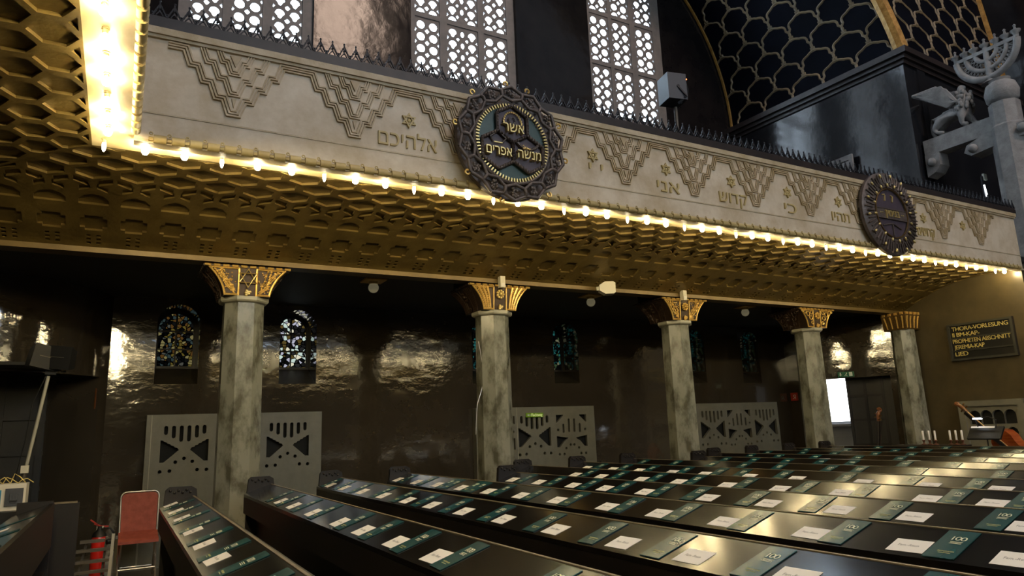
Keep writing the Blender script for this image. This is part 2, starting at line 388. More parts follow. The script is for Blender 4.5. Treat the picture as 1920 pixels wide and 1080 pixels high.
# curved stair tower wall at the left with a doorway
TR = 2.0; TA0 = 0.32; TC = Vector((-0.2 - TR * cos(TA0), 12.3 + TR * sin(TA0)))
def tower(s, off, z):
    """round tower: s metres along the plan curve from the corner, off metres behind the face"""
    SE = TR * (pi / 2 - TA0)
    if s < SE: a = TA0 + s / TR; p = TC + Vector(((TR - off) * cos(a), -(TR - off) * sin(a)))
    else: p = TC + Vector((SE - s, -(TR - off)))
    return (p.x, p.y, z)
g = G()
for (s0, s1, z0, z1) in ((0.0, 0.26, 0, 2.52), (0.0, 5.6, 2.52, ZCEIL)):
    k = max(3, int((s1 - s0) * 14)); vs = []
    for i in range(k + 1):
        s = s0 + (s1 - s0) * i / k
        vs += [tower(s, 0, z0), tower(s, 0, z1), tower(s, .30, z0), tower(s, .30, z1)]
    fs = []
    for i in range(k):
        p = 4 * i; q = p + 4
        fs += [(p, q, q + 1, p + 1), (p + 2, p + 3, q + 3, q + 2), (p + 1, q + 1, q + 3, p + 3), (p, p + 2, q + 2, q)]
    fs += [(0, 1, 3, 2), (4 * k, 4 * k + 2, 4 * k + 3, 4 * k + 1)]
    g.add(vs, fs)
ta = tower(.26, 0, 0)
g.add([(ta[0], ta[1], 0), (ta[0], ta[1], 2.52), (-1.05, 12.45, 0), (-1.05, 12.45, 2.52), (-.5, 12.6, 0), (-.5, 12.6, 2.52)], [(0, 2, 3, 1), (2, 4, 5, 3), (0, 1, 5, 4), (0, 4, 2), (1, 3, 5)])
struct('wall_left', g, LACQ, smooth=30)
# the black panelled double door in that doorway
door = struct('door_1', G().box((-5.0, 12.40, 0), (-.5, 12.46, ZCEIL)), DOORDK)
g = G()
for x in (-4.2, -3.5, -2.8, -2.1, -1.5, -1.0): g.box((x - .04, 12.36, 0), (x + .04, 12.40, 2.6))
for z in (0.45, 0.95, 1.45, 1.95, 2.42): g.box((-4.6, 12.365, z - .03), (-.95, 12.40, z + .03))
ob('door_rail', g, DOORDK, door)
struct('ceiling_doorway', G().box((-5.0, 10.66, 2.56), (-.75, 12.36, 2.6)), CEILDARK)

# end wall of the aisle: a slanting piece with the open door, and the stage side beside it
DP, DU, DN = Vector((15.06, 9.205)), Vector((-.430, .9028)), Vector((.9028, .430))
def dw(w, z, off=0.0): p = DP + DU * w + DN * off; return Vector((p.x, p.y, z))
def wpix(x, y, off=0.0):
    """metres along the slanting wall of the point seen at photo pixel (x, y)"""
    d = CF + CR * ((x - 960) / FPX) - CU * ((y - 540) / FPX); P = DP + DN * off
    t = (P.x * DN.x + P.y * DN.y) / (d.x * DN.x + d.y * DN.y); return (d.x * t - P.x) * DU.x + (d.y * t - P.y) * DU.y, H + d.z * t
DTOP = H + .85
struct('wall_right', G().plate(rect(-.2, 0, 2.05, H + 2.7), [rect(wpix(1669, 704)[0], 0.002, 1.76, DTOP)], lambda w, z, d: tuple(dw(w, z, d)), 0.30), LACQ)
struct('wall_right_recess', G().box((XE, 11.25, 0), (XE + .1, 13.05, H + 2.7)), LACQ)
struct('wall_right_stage', G().box((XE, 6.62, 0), (16.6, 9.0, H + 2.7)), LACQ2)
l0, l1 = wpix(1662, 760, .36)[0], wpix(1585, 714, .36)[0]
def lbox(g, w0, w1, z0, z1, o0, o1): return g.obox(dw((w0 + w1) / 2, (z0 + z1) / 2, (o0 + o1) / 2), (DU.x * (w1 - w0) / 2, DU.y * (w1 - w0) / 2, 0), (DN.x * (o1 - o0) / 2, DN.y * (o1 - o0) / 2, 0), (0, 0, (z1 - z0) / 2))
d2 = struct('door_2', lbox(G(), l0 - .45, l1, 0, DTOP + .25, .36, .41), LEAF)
g = G()
for w in (l0 + .03, (l0 + l1) / 2, l1 - .035): lbox(g, w - .03, w + .03, .05, DTOP + .2, .335, .36)
for z in (.35, .9, 1.45, 2.0, DTOP - .02): lbox(g, l0, l1, z - .025, z + .025, .338, .36)
ob('door_rail', g, IRON, d2)
struct('window_7', lbox(G(), .2, 5.2, 1.42, 3.4, 1.9, 1.92), OUTSIDE)
g = G(); lbox(g, .2, 5.2, 0, 1.42, 1.9, 2.0); lbox(g, .2, 5.2, 0, 1.05, 1.72, 1.9); lbox(g, .2, 5.2, 1.3, 1.36, 1.70, 1.9)
struct('wall_corridor', g, mat('pale_corridor_wall', (0.5, 0.52, 0.56), 0.6))

# beam and pilaster at the end of the arcade
g = G().box((-6, 9.0, H + 2.135), (XE, 9.22, H + 2.245)).box((-6, 8.985, H + 2.135), (XE, 9.0, H + 2.15))
g.box((-6, 8.99, H + 2.222), (XE, 9.0, H + 2.24))
struct('trim_1', g, BEAM)

# coffered cove under the galleries -------------------------------------------------
PROF = [(0.0, 2.66), (0.4, 2.655), (0.8, 2.62), (1.1, 2.56), (1.4, 2.465), (1.62, 2.375), (1.8, 2.30), (1.93, 2.245), (2.0, 2.20)]
def spl(t):
    i = min(int(t), len(PROF) - 2); f = t - i
    q = [PROF[max(0, min(len(PROF) - 1, i + k))] for k in (-1, 0, 1, 2)]
    return tuple(0.5 * (2 * q[1][c] + (q[2][c] - q[0][c]) * f + (2 * q[0][c] - 5 * q[1][c] + 4 * q[2][c] - q[3][c]) * f * f + (3 * q[1][c] - q[0][c] - 3 * q[2][c] + q[3][c]) * f ** 3) for c in (0, 1))
_tab = []; _L = 0.0; _pp = spl(0)
for i in range(401):
    p = spl(i / 400 * (len(PROF) - 1)); _L += math.hypot(p[0] - _pp[0], p[1] - _pp[1]); _tab.append((_L, p[0], p[1])); _pp = p
def prof(d):
    d = max(0.0, min(_L - 1e-6, d)); lo, hi = 0, 400
    while hi - lo > 1:
        m = (lo + hi) // 2
        if _tab[m][0] <= d: lo = m
        else: hi = m
    a, b = _tab[lo], _tab[hi]; f = (d - a[0]) / max(1e-9, b[0] - a[0])
    tx, tz = b[1] - a[1], b[2] - a[2]; l = math.hypot(tx, tz) or 1
    return a[1] + (b[1] - a[1]) * f, a[2] + (b[2] - a[2]) * f, -tz / l, tx / l
PER = 0.39
def cells(k):
    u = k * PER; v = u + PER / 2; out = []
    def hexa(c, dc, a=.15, w=.15): return [(c, dc - a), (c + w, dc - a * .45), (c + w, dc + a * .45), (c, dc + a), (c - w, dc + a * .45), (c - w, dc - a * .45)]
    out += [[(v - .09, .02), (v + .09, .02), (v, .075)]]
    out += [hexa(u, .17), hexa(v, .42), hexa(u, .68)]
    out += [[(v - .15, .86), (v - .02, .79), (v - .02, .90), (v - .15, .98)], [(v + .15, .86), (v + .15, .98), (v + .02, .90), (v + .02, .79)]]
    out += [[(u - .13, .99), (u - .03, .93), (u - .03, 1.03), (u - .13, 1.09)], [(u + .13, .99), (u + .13, 1.09), (u + .03, 1.03), (u + .03, .93)]]
    out += [[(u - .14, 1.33), (u - .14, 1.24), (u - .09, 1.17), (u, 1.13), (u + .09, 1.17), (u + .14, 1.24), (u + .14, 1.33)]]
    a, b, c = .13, .085, 1.66
    out += [[(u - b, c - a), (u + b, c - a), (u + b, c - b), (u + a, c - b), (u + a, c + b), (u + b, c + b), (u + b, c + a), (u - b, c + a), (u - b, c + b), (u - a, c + b), (u - a, c - b), (u - b, c - b)]]
    for i in (-1, 1):
        for j in (0, 1, 2):
            x = u + i * .048; y = 1.87 + j * .065; out += [[(x - .022, y), (x + .022, y), (x + .022, y + .035), (x - .022, y + .035)]]
    return out
def cove_mesh(u0, u1, mitre_low, place, depth=0.027, cell_u=(-99, 99)):
    """u0..u1 along the gallery, mitre on the low (True) or high side; place(u, run, z)"""
    nd = 26; ds = [_L * i / nd for i in range(nd + 1)]
    def lim(d): return prof(d)[0]
    if mitre_low: left = [(u0 - lim(d), d) for d in ds]; right = [(u1, d) for d in ds]
    else: left = [(u0, d) for d in ds]; right = [(u1 + lim(d), d) for d in ds]
    bpoly = left + right[::-1]
    def inside(p, mrg=.025):
        r = lim(max(0, p[1]))
        a = u0 - r if mitre_low else u0; b = u1 if mitre_low else u1 + r
        return a + mrg < p[0] < b - mrg and .005 < p[1] < _L - .005
    def clip(q):
        ins = [inside(p) for p in q]
        if all(ins): return q
        if not any(ins): return None
        out = []
        for i in range(len(q)):
            p, n_ = q[i], q[(i + 1) % len(q)]
            if ins[i]: out.append(p)
            if ins[i] != ins[(i + 1) % len(q)]:
                x, y = (p, n_) if ins[i] else (n_, p)
                for _ in range(18):
                    m = ((x[0] + y[0]) / 2, (x[1] + y[1]) / 2)
                    if inside(m): x = m
                    else: y = m
                out.append(x)
        ar = sum(out[i][0] * out[(i + 1) % len(out)][1] - out[(i + 1) % len(out)][0] * out[i][1] for i in range(len(out)))
        return out if len(out) > 2 and abs(ar) > .004 else None
    polys = [clip(q) for k in range(int(u0 / PER) - 8, int(u1 / PER) + 9) for q in cells(k) if cell_u[0] < q[0][0] < cell_u[1]]
    polys = [q for q in polys if q]
    vc = [Vector(p) for p in bpoly]; faces = [list(range(len(vc)))]
    for q in polys:
        faces.append(list(range(len(vc), len(vc) + len(q)))); vc += [Vector(p) for p in q]
    k = int((u0 - 2.2) / PER) - 1
    while k * PER < u1 + 2.2:                       # extra points so that the surface follows the curve
        for d in ds[1:-1]:
            for uu in (k * PER + .19, k * PER + .2001):
                pass
            if inside((k * PER + PER * .5, d), .05) and not (.3 < d < .55): vc.append(Vector((k * PER + PER * .5, d))) if not any(abs(d - c) < .16 for c in (.42, .88, .04)) else None
        k += 1
    vo, eo, fo, ov, oe, of = delaunay_2d_cdt(vc, [], faces, 1, 1e-5)
    g = G(); idx = {}
    def P(i, h):
        if (i, h) in idx: return idx[(i, h)]
        u, d = vo[i]; r, z, nx, nz = prof(d)
        o = depth if h else 0.0
        g.v.append(place(u, r + nx * o, z + nz * o)); idx[(i, h)] = len(g.v) - 1; return idx[(i, h)]
    ecount = {}
    for f, src in zip(fo, of):
        c = [s for s in src if s > 0]
        h = 1 if c else 0
        g.f.append(tuple(P(i, h) for i in f))
        if h:
            for i in range(len(f)):
                e = (f[i], f[(i + 1) % len(f)]); ecount.setdefault((c[0],) + tuple(sorted(e)), []).append(e)
    for kk, l in ecount.items():
        if len(l) == 1: a, b = l[0]; g.f.append((P(a, 0), P(b, 0), P(b, 1), P(a, 1)))
    return g
struct('trim_2', cove_mesh(-0.38, XE, True, lambda u, r, z: (u, 7.0 + r, H + z)), COVE)
struct('trim_3', cove_mesh(-11.0, 7.0, False, lambda u, r, z: (-0.38 - r, u, H + z), cell_u=(-1.5, 99)), COVE)
# flat cream soffit that carries the bulbs
struct('trim_4', G().box((-0.40, YP + .02, H + 2.6605), (XE, 7.03, H + 2.70)).box((-0.40, -8.0, H + 2.6605), (-0.07, YP + .02, H + 2.70)), SOFFIT)

# upper wall with the three lattice windows -------------------------------------------
YW = 14.04; ZU = H + 2.95
WIN = [(0.49, 3.16), (5.42, 8.30), (10.60, 13.30)]
WZ0, WZ1 = H + 8.0, H + 15.5
struct('wall_upper', G().plate(rect(-6, ZU, 17.2, H + 19), [archpoly(a, WZ0, b, WZ1, 14) for a, b in WIN], lambda a, b, d: (a, YW + d, b), 0.5), UPWALL)
COLS = [[(1.01, .62), (1.80, .62), (2.62, .63)], [(5.88, .64), (6.82, .84), (7.74, .66)], [(11.06, .65), (11.83, .65), (12.68, .66)]]
def latt(w, h, kind):
    """openings of one lattice panel: round or tulip lights in staggered columns with diamonds between"""
    hs = []; ncol = 3 if kind == 'wide' else 2
    pit = h / 4.55
    xs = [-.25 * w, .25 * w] if ncol == 2 else [-.31 * w, .31 * w]
    r = min(.178 * w, .325 * pit) if ncol == 2 else min(.122 * w, .33 * pit)
    for x in xs:
        hs.append(arc(x, .02, r, 0, pi, 8))                                   # half light at the foot
        for j in range(4):
            zc = .02 + r + .45 * pit + j * pit + .1 * pit
            if zc + r > h - .01: continue
            if kind in ('round',): hs.append(disc(x, zc, r, 12))
            else: hs.append([(x + r * (1.0 if sin(t) > -.2 else .55 + .0) * cos(t), zc + r * (1.0 * sin(t) if sin(t) > 0 else 1.12 * sin(t))) for t in [2 * pi * i / 14 for i in range(14)]])
    for j in range(5):                                                         # diamonds and small triangles
        zc = .02 + .55 * r + .23 * pit + j * pit
        if zc + .07 > h: continue
        dm = .060
        if ncol == 2: hs.append([(0, zc - dm), (dm, zc), (0, zc + dm), (-dm, zc)])
        else:
            for x in (-.145 * w, .145 * w): hs.append([(x, zc - dm * .8), (x + dm * .75, zc), (x, zc + dm * .8), (x - dm * .75, zc)])
            if zc + .5 * pit + .06 < h: hs.append(disc(0, zc + .5 * pit, .075, 10, .62))
        for sgn in (-1, 1): hs.append([(sgn * (w / 2 - .012), zc - .05), (sgn * (w / 2 - .065), zc), (sgn * (w / 2 - .012), zc + .05)])
    return hs
PANH, PITCH, PZ0 = 1.42, 1.55, H + 8.37
for i, ((a, b), cols) in enumerate(zip(WIN, COLS)):
    g = G(); holes = []
    for x, w in cols:
        for r in range(5): holes.append(rect(x - w / 2, PZ0 + r * PITCH, x + w / 2, PZ0 + r * PITCH + PANH))
    g.plate(rect(a - .02, WZ0 - .1, b + .02, H + 16.05), holes, lambda p, q, d: (p, YW + .10 + d, q), .14)
    w8 = struct('window_%d' % (8 + i), g, LATT)
    for c, (x, w) in enumerate(cols):
        for r in range(4):
            kind = 'wide' if (i == 1 and c == 1) else ('round' if (r + c + i) % 2 else 'tulip')
            if i == 1 and c != 1: kind = 'round' if r == 0 else 'tulip'
            p = G().plate(rect(-w / 2 - .005, 0, w / 2 + .005, PANH), latt(w, PANH, kind), lambda s, q, d, x=x, r=r: (x + s, YW + .13 + d, PZ0 + r * PITCH + q), .07)
            ob('lattice_panel', p, LATT, w8)
    ob('pane', G().box((a - .05, YW + .45, WZ0 - .2), (b + .05, YW + .47, H + 16)), SKY, w8)

# corner pier with cornice, in the gallery
PC = Vector((16.06, 8.83)); ZP = H + 8.62
ld = Vector((-0.0588, 0.9983)); rd = Vector((0.9983, 0.0577))
def pier(a, b, z): p = PC + ld * a + rd * b; return (p.x, p.y, z)
def pbox(g, a0, a1, b0, b1, z0, z1):
    vs = [pier(a, b, z) for z in (z0, z1) for a, b in ((a0, b0), (a0, b1), (a1, b1), (a1, b0))]
    return g.add(vs, [(3, 2, 1, 0), (4, 5, 6, 7), (0, 1, 5, 4), (1, 2, 6, 5), (2, 3, 7, 6), (3, 0, 4, 7)])
struct('wall_pier', pbox(pbox(G(), 0, 5.3, 0, 5.9, ZU - 2, ZP), -.04, .3, .55, .9, ZU, ZP), PIER)
g = G()
for k, (o, z0, z1) in enumerate(((.05, -.30, -.20), (.12, -.20, -.10), (.20, -.10, .05))): pbox(g, -o, 5.3, -o, 6.0, ZP + z0, ZP + z1)
struct('trim_5', g, RAIL)
# blue scalloped vault over the window wall, and the second one over the pier's front
RV = 6.3; PCV = Vector((16.0, 8.9))
def vault(s, th):                                        # s metres from the front rib towards the window wall, th metres up the arc
    a = th / RV; x = RV * (1 - cos(a)); z = RV * sin(a)
    y = 8.83 + s + 0.17 * z * (1 - min(1, s / 5.2)); return Vector((16.06 - .059 * (y - 8.83) - x, y, ZP + .05 + z))
def vault2(s, th):
    return Vector((16.06 + s - .06 * th * max(0, 1 - s / 5.6) * 1.3, 8.83 + .055 * s + .10 * th, ZP + .05 + th))
def surf(fn, s1, t1, ns, ntt):
    g = G(); vs = [fn(s1 * i / ns, t1 * j / ntt) for i in range(ns + 1) for j in range(ntt + 1)]
    return g.add(vs, [(i * (ntt + 1) + j, (i + 1) * (ntt + 1) + j, (i + 1) * (ntt + 1) + j + 1, i * (ntt + 1) + j + 1) for i in range(ns) for j in range(ntt)])
struct('ceiling_vault', surf(vault, 5.21, 9.0, 12, 24), VAULT, smooth=60)
struct('ceiling_squinch', surf(vault2, 5.7, 7.0, 10, 12), VAULT, smooth=60)
def scal(cx, base, w, h):
    pts = []
    for (x0, z0, x1, z1, bl) in ((-.5, 0.02, -.45, .48, .07), (-.45, .48, -.24, .84, .10), (-.24, .84, .24, .84, .13), (.24, .84, .45, .48, .10), (.45, .48, .5, .02, .07)):
        for i in range(6):
            f = i / 6; nx, nz = -(z1 - z0), (x1 - x0); l = math.hypot(nx, nz)
            o = bl * sin(pi * f); pts.append((cx + (x0 + (x1 - x0) * f + nx / l * o) * w, base + (z0 + (z1 - z0) * f + nz / l * o) * h))
    pts.append((cx + .5 * w, base + .02 * h)); return pts
def scallops(fn, s0, s1, t1, w, h):
    g = G(); row = 0; b = 0.0
    while b < t1 - h:
        k = 0
        while True:
            c = s0 + w * (k + (.5 if row % 2 == 0 else 0.0)); k += 1
            if c > s1 + w * .2: break
            pts = [p for p in scal(c, b, w * .94, h) if s0 <= p[0] <= s1]
            if len(pts) > 4: g.tube([fn(*p) for p in pts], .034, 5)
            if s0 + .1 < c + w / 2 < s1 - .05:
                q = fn(c + w / 2, b - .02); g.tube([fn(c + w / 2 - .055, b - .05), fn(c + w / 2 + .055, b - .05), fn(c + w / 2 + .055, b + .06), fn(c + w / 2 - .055, b + .06)], .026, 5, closed=True)
        b += h; row += 1
    return g
struct('trim_6', scallops(vault, .15, 5.15, 8.6, .95, .56), SCALLOP, smooth=40)
struct('trim_7', scallops(vault2, .35, 5.5, 6.6, .95, .56), SCALLOP, smooth=40)
g = G().tube([vault(-.02, t * .5) for t in range(15)], .17, 8).tube([vault2(5.62, t * .5) for t in range(13)], .10, 8)
struct('trim_8', g, RIBGOLD, smooth=40)
g = G().tube([vault(5.16, t * .4) for t in range(22)], .05, 6)
struct('trim_9', g, RIBGOLD, smooth=40)
# arched opening at the foot of the pier's flank
g = G().plate(archpoly(2.9, ZU, 4.5, H + 6.15, 14), [], lambda a, b, d: pier(a, -.015 + d, b), .012)
struct('door_3', g, VOID)

# the far sides of the hall, seen only in reflections
struct('wall_end', G().box((23.0, -14, 0), (23.2, 16, H + 19)), UPWALL)
struct('wall_rear', G().box((-5.4, -14, 0), (-5.2, 13, H + 19)), UPWALL)
HW = [(0.8, 4.0), (5.6, 8.6), (10.4, 13.6)]; HU = (9.2, 13.0, H + 24, H + 32)
WARMGLOW = glow('added_warm_glow', (1.0, 0.72, 0.55), 40.0)  # added glow for a warm reflection on the upper wall
struct('wall_opposite', G().plate(rect(-6, 0, 23, H + 33), [archpoly(a, H + 5.4, b, H + 13, 10) for a, b in HW] + [archpoly(*[HU[q] for q in (0, 2, 1, 3)], 10)], lambda a, b, d: (a, -14 - d, b), .3), UPWALL)
for i, (a, b) in enumerate(HW):
    g = G()
    for k in range(4): g.box((a + (b - a) * k / 3 - .08, -14.25, H + 4.6), (a + (b - a) * k / 3 + .08, -14.15, H + 12.6))
    for k in range(6): g.box((a, -14.25, H + 4.6 + k * 1.6 - .06), (b, -14.15, H + 4.6 + k * 1.6 + .06))
    w = struct('window_%d' % (11 + i), g, LATT)
    ob('pane', G().box((a - .1, -14.34, H + 4.5), (b + .1, -14.32, H + 13.1)), HALLSKY, w)
g = G()
for k in range(5): g.box((HU[0] + k * .95 - .08, -14.2, HU[2]), (HU[0] + k * .95 + .08, -14.1, HU[3]))
for k in range(6): g.box((HU[0], -14.2, HU[2] + k * 1.5 - .08), (HU[1], -14.1, HU[2] + k * 1.5 + .08))
w = struct('window_14', g, LATT); ob('pane', G().box((HU[0] - .1, -14.34, HU[2] - .1), (HU[1] + .1, -14.32, HU[3] + .1)), WARMGLOW, w)  # unseen high window, added only to be mirrored between the lattice windows
g = G().box((-0.05, -8.0, H + 3.5), (XE, -7.8, H + 4.7)).box((-5, -8.0, H + 4.7), (XE, -7.75, H + 4.8))
struct('wall_opposite_parapet', g, STONE)
g = surf(lambda s, t: (s - 2, -8.2 - prof(t)[0], H + .9 + prof(t)[1]), 17, _L, 2, 14)
g.box((-2, -8.2, H + 3.56), (XE, -7.98, H + 3.6)).box((-2, -10.6, H + 2.9), (XE, -10.2, H + 3.14))
struct('trim_10', g, SOFFIT)

# ================================================================ THINGS
# ---------------------------------------------------------------- long gallery parapet
fp = lambda a, b, d: (a, YP - d, b)
PX0 = -0.05
par = thing('gallery_parapet', 'long pale stone gallery parapet with stepped pendants and raised inscription', 'parapet', (0, 0, 0))
ob('panel', G().box((PX0, YP, H + 2.60), (XE + .02, YP + .10, H + 3.72)), STONE, par)
g = G()
for z0, z1, o in ((3.655, 3.72, .05), (3.625, 3.655, .03), (2.60, 2.63, .02), (2.885, 2.90, .008)): g.box((PX0 - .0, YP - o, H + z0), (XE + .02, YP + .01, H + z1))
ob('cornice', g, STONE_TRIM, par)
ob('rail', G().box((PX0 - .06, YP - .05, H + 3.72), (XE + .05, YP + .30, H + 3.80)).box((PX0 - .06, YP - .035, H + 3.80), (XE + .05, YP + .27, H + 3.835)), RAIL, par)
g = G(); P = .1225; k = 0
while k * P + .02 < XE:
    x = k * P + .02; z = H + 3.83; y = YP - .03; hgt = .125
    g.bar((x, y, z), (x + P / 2, y, z + hgt), .013, .016); g.bar((x + P / 2, y, z + hgt), (x + P, y, z), .013, .016)
    g.bar((x + P / 2, y, z + .04), (x + P / 2, y, z + hgt + .03), .012, .014)
    g.bar((x + P * .25, y, z + .01), (x + P / 2, y, z + .055), .010, .012); g.bar((x + P / 2, y, z + .055), (x + P * .75, y, z + .01), .010, .012)
    g.ball((x + P / 2, y, z + hgt + .03), .012, 5, 4); g.ball((x, y, z + .03), .014, 5, 4); g.ball((x + P / 2, y, z + .075), .014, 5, 4)
    for f in (.3, .55, .8): g.ball((x + P / 2 * f, y, z + hgt * f), .0115, 4, 3); g.ball((x + P - P / 2 * f, y, z + hgt * f), .0115, 4, 3)
    k += 1
ob('cresting', g, IRON, par)
def base_roll(n, fn):
    g = G()
    for i in range(n):
        u = .08 + i * .147
        a = [fn(u + .022, 0, 0), fn(u + .125, 0, 0)]; g.tube(a, .040, 10)
        g.tube([fn(u - .018, -.006, -.005), fn(u + .018, -.006, -.005)], .021, 6)
        g.tube([fn(u, -.03, .03 + .001 * j) if False else fn(u + .014 * cos(j), -.03, .036 + .014 * sin(j)) for j in [2 * pi * q / 6 for q in range(6)]], .006, 4, closed=True)
    return g
ob('base_moulding', base_roll(100, lambda u, o, z: (u, YP - .022 + o, H + 2.638 + z)), OCHRE, par, smooth=40)
VX = [.754 + 1.166 * i for i in range(13)]
def stepped(w, z0, z1, n, half=.06):
    """V of n steps from (-w, z0) down to a flat foot of half width at z1"""
    L = []; dz = (z0 - z1) / n; sl_ = .34; dx = (w - half - sl_ * dz) / max(1, n - 1) - sl_ * dz if n > 1 else 0
    x, z = -w, z0
    for i in range(n):
        L.append((x, z)); x += sl_ * dz; z -= dz; L.append((x, z))
        if i < n - 1: x += dx
    return L + [(-p, q) for p, q in reversed(L)]
def offs(path, d):
    """the path moved d to its left, mitred"""
    P = [Vector(p) for p in path]; out = []
    for i in range(len(P)):
        d1 = (P[i] - P[i - 1]).normalized() if i else (P[1] - P[0]).normalized(); d2 = (P[i + 1] - P[i]).normalized() if i < len(P) - 1 else d1
        n1 = Vector((-d1.y, d1.x)); n2 = Vector((-d2.y, d2.x)); n = (n1 + n2).normalized(); p = P[i] + n * d / max(.35, n.dot(n1)); out.append((p.x, p.y))
    return out
def pendant_geo():
    g = G(); h = lambda a, b, d: (a, -d, b); ZT = H + 3.622
    cut = lambda L: [(x, min(z, ZT)) for x, z in L]
    main = [(-.5835, H + 3.555)] + [(x, H + z) for x, z in stepped(.455, 3.555, 2.985, 4)] + [(.5825, H + 3.555)]
    for o in (0, .027, .054): g.ridge(offs(main, o), .015, h, .024 - .004 * (o > .05))
    for w, z0, z1, n in ((.31, 3.62, 3.19, 3), (.165, 3.62, 3.40, 2)):
        pth = [(x, H + z) for x, z in stepped(w, z0, z1, n, .05)]
        for o in (0, .024, .048): g.ridge(cut(offs(pth, o)), .013, h, .021)
    g.prism([(-.022, H + 3.16), (.022, H + 3.16), (0, H + 3.07)], h, .016)
    g.prism([(-.05, H + 3.60), (.05, H + 3.60), (0, H + 3.49)], h, .018)
    return g
pm = me('stepped_pendant', pendant_geo(), PATINA)
for x in VX:
    if x + .58 > XE: continue
    o = ob('stepped_pendant', pm, None, par); o.location = (x, YP, 0)
def star_geo(r):
    g = G(); h = lambda a, b, d: (a, -d, b)
    for q in (0, 1):
        g.ridge([(r * sin(2 * pi * k / 3 + pi * q), r * cos(2 * pi * k / 3 + pi * q)) for k in range(3)], r * .2, h, .022 + .004 * q, closed=True)
    g.ball((0, -.014, 0), r * .3, 8, 6, (1, .6, 1)); return g
sm_ = me('star', star_geo(.075), OCHRE)
for x in (2.51, 4.92, 6.10, 7.29, 8.44, 9.60, 11.85, 13.05):
    o = ob('star', sm_, None, par); o.location = (x, YP, H + 3.28)
def hebrew(body, x, z, size, m, parent, name='lettering', width=None, y=None, t=.02):
    y = YP if y is None else y
    g = text_geo(body, size, 1.0, True, width, bold=.0)
    return ob(name, text_solid(g, lambda a, b, d: (x + a, y - d, z + b), t), m, parent)
for body, x, w in (('\u05d0\u05dc\u05d4\u05d9\u05db\u05dd', 2.50, .66), ('\u05d9 \u05d9', 4.96, .21), ('\u05d0\u05e0\u05d9', 6.12, .38), ('\u05e7\u05d3\u05d5\u05e9', 7.30, .54), ('\u05db\u05d9', 8.47, .25), ('\u05ea\u05d4\u05d9\u05d5', 9.62, .42), ('\u05e7\u05d3\u05d5\u05e9\u05d9\u05dd', 11.88, .5)):
    hebrew(body, x, H + (3.12 if len(body) == 3 and ' ' in body else 3.035), .24 if ' ' not in body else .2, OCHRE, par, width=w)

# rear gallery parapet, its face seen edge-on
rp = thing('gallery_parapet', 'pale gallery parapet running overhead at left, its beaded lower edge seen nearly edge-on', 'parapet', (0, 0, 0))
ob('panel', G().box((-.16, -7.8, H + 2.63), (-.055, YP - .06, H + 3.72)), STONE, rp)
ob('rail', G().box((-.36, -7.8, H + 3.72), (-.01, YP - .12, H + 3.82)), RAIL, rp)
ob('base_moulding', base_roll(60, lambda u, o, z: (-.040 - o, YP - .03 - u, H + 2.645 + z)), OCHRE, rp, smooth=40)

# ---------------------------------------------------------------- bulbs
def bulb_mesh():
    return me('bulb_glass', G().lathe([(.004, -.036), (.020, -.030), (.030, -.012), (.031, .002), (.024, .020), (.014, .034)], 10), LITB, 60)
def candle_mesh():
    return me('candle_glass', G().lathe([(.003, -.060), (.012, -.045), (.018, -.015), (.017, .010), (.010, .030)], 10), CANB, 60)
bm_, cm_ = bulb_mesh(), candle_mesh()
sk_ = me('socket', G().lathe([(.019, .022), (.019, .052), (.026, .054), (.026, .060)], 10), SOFFIT, 40)
ZBULB = H + 2.597
def bulb(i, x, y, where, grp, dz=0.0):
    c = i % 3 == 0
    o = bpy.data.objects.new('light_bulb', cm_ if c else bm_); COL.objects.link(o); o.location = (x, y, ZBULB + dz)
    tag(o, '%s %s bulb %s' % (nth(i + 1), 'slim candle' if c else 'bright round', where), 'light bulb', grp)
    s = bpy.data.objects.new('socket', sk_); COL.objects.link(s); s.parent = o
STEP = .3247
for i in range(48): bulb(i, -.279 + STEP * i, 6.8, 'from the corner along the long gallery edge', 'bulbs along the long gallery edge')
for i in range(1, 45): bulb(i, -.245, 6.8 - STEP * i, 'from the corner along the overhead left gallery edge', 'bulbs along the overhead left gallery edge')
for i in range(1, 46): bulb(i, -.2 + STEP * i, -8.09, 'from the corner along the gallery across the hall', 'bulbs along the gallery across the hall', .9)

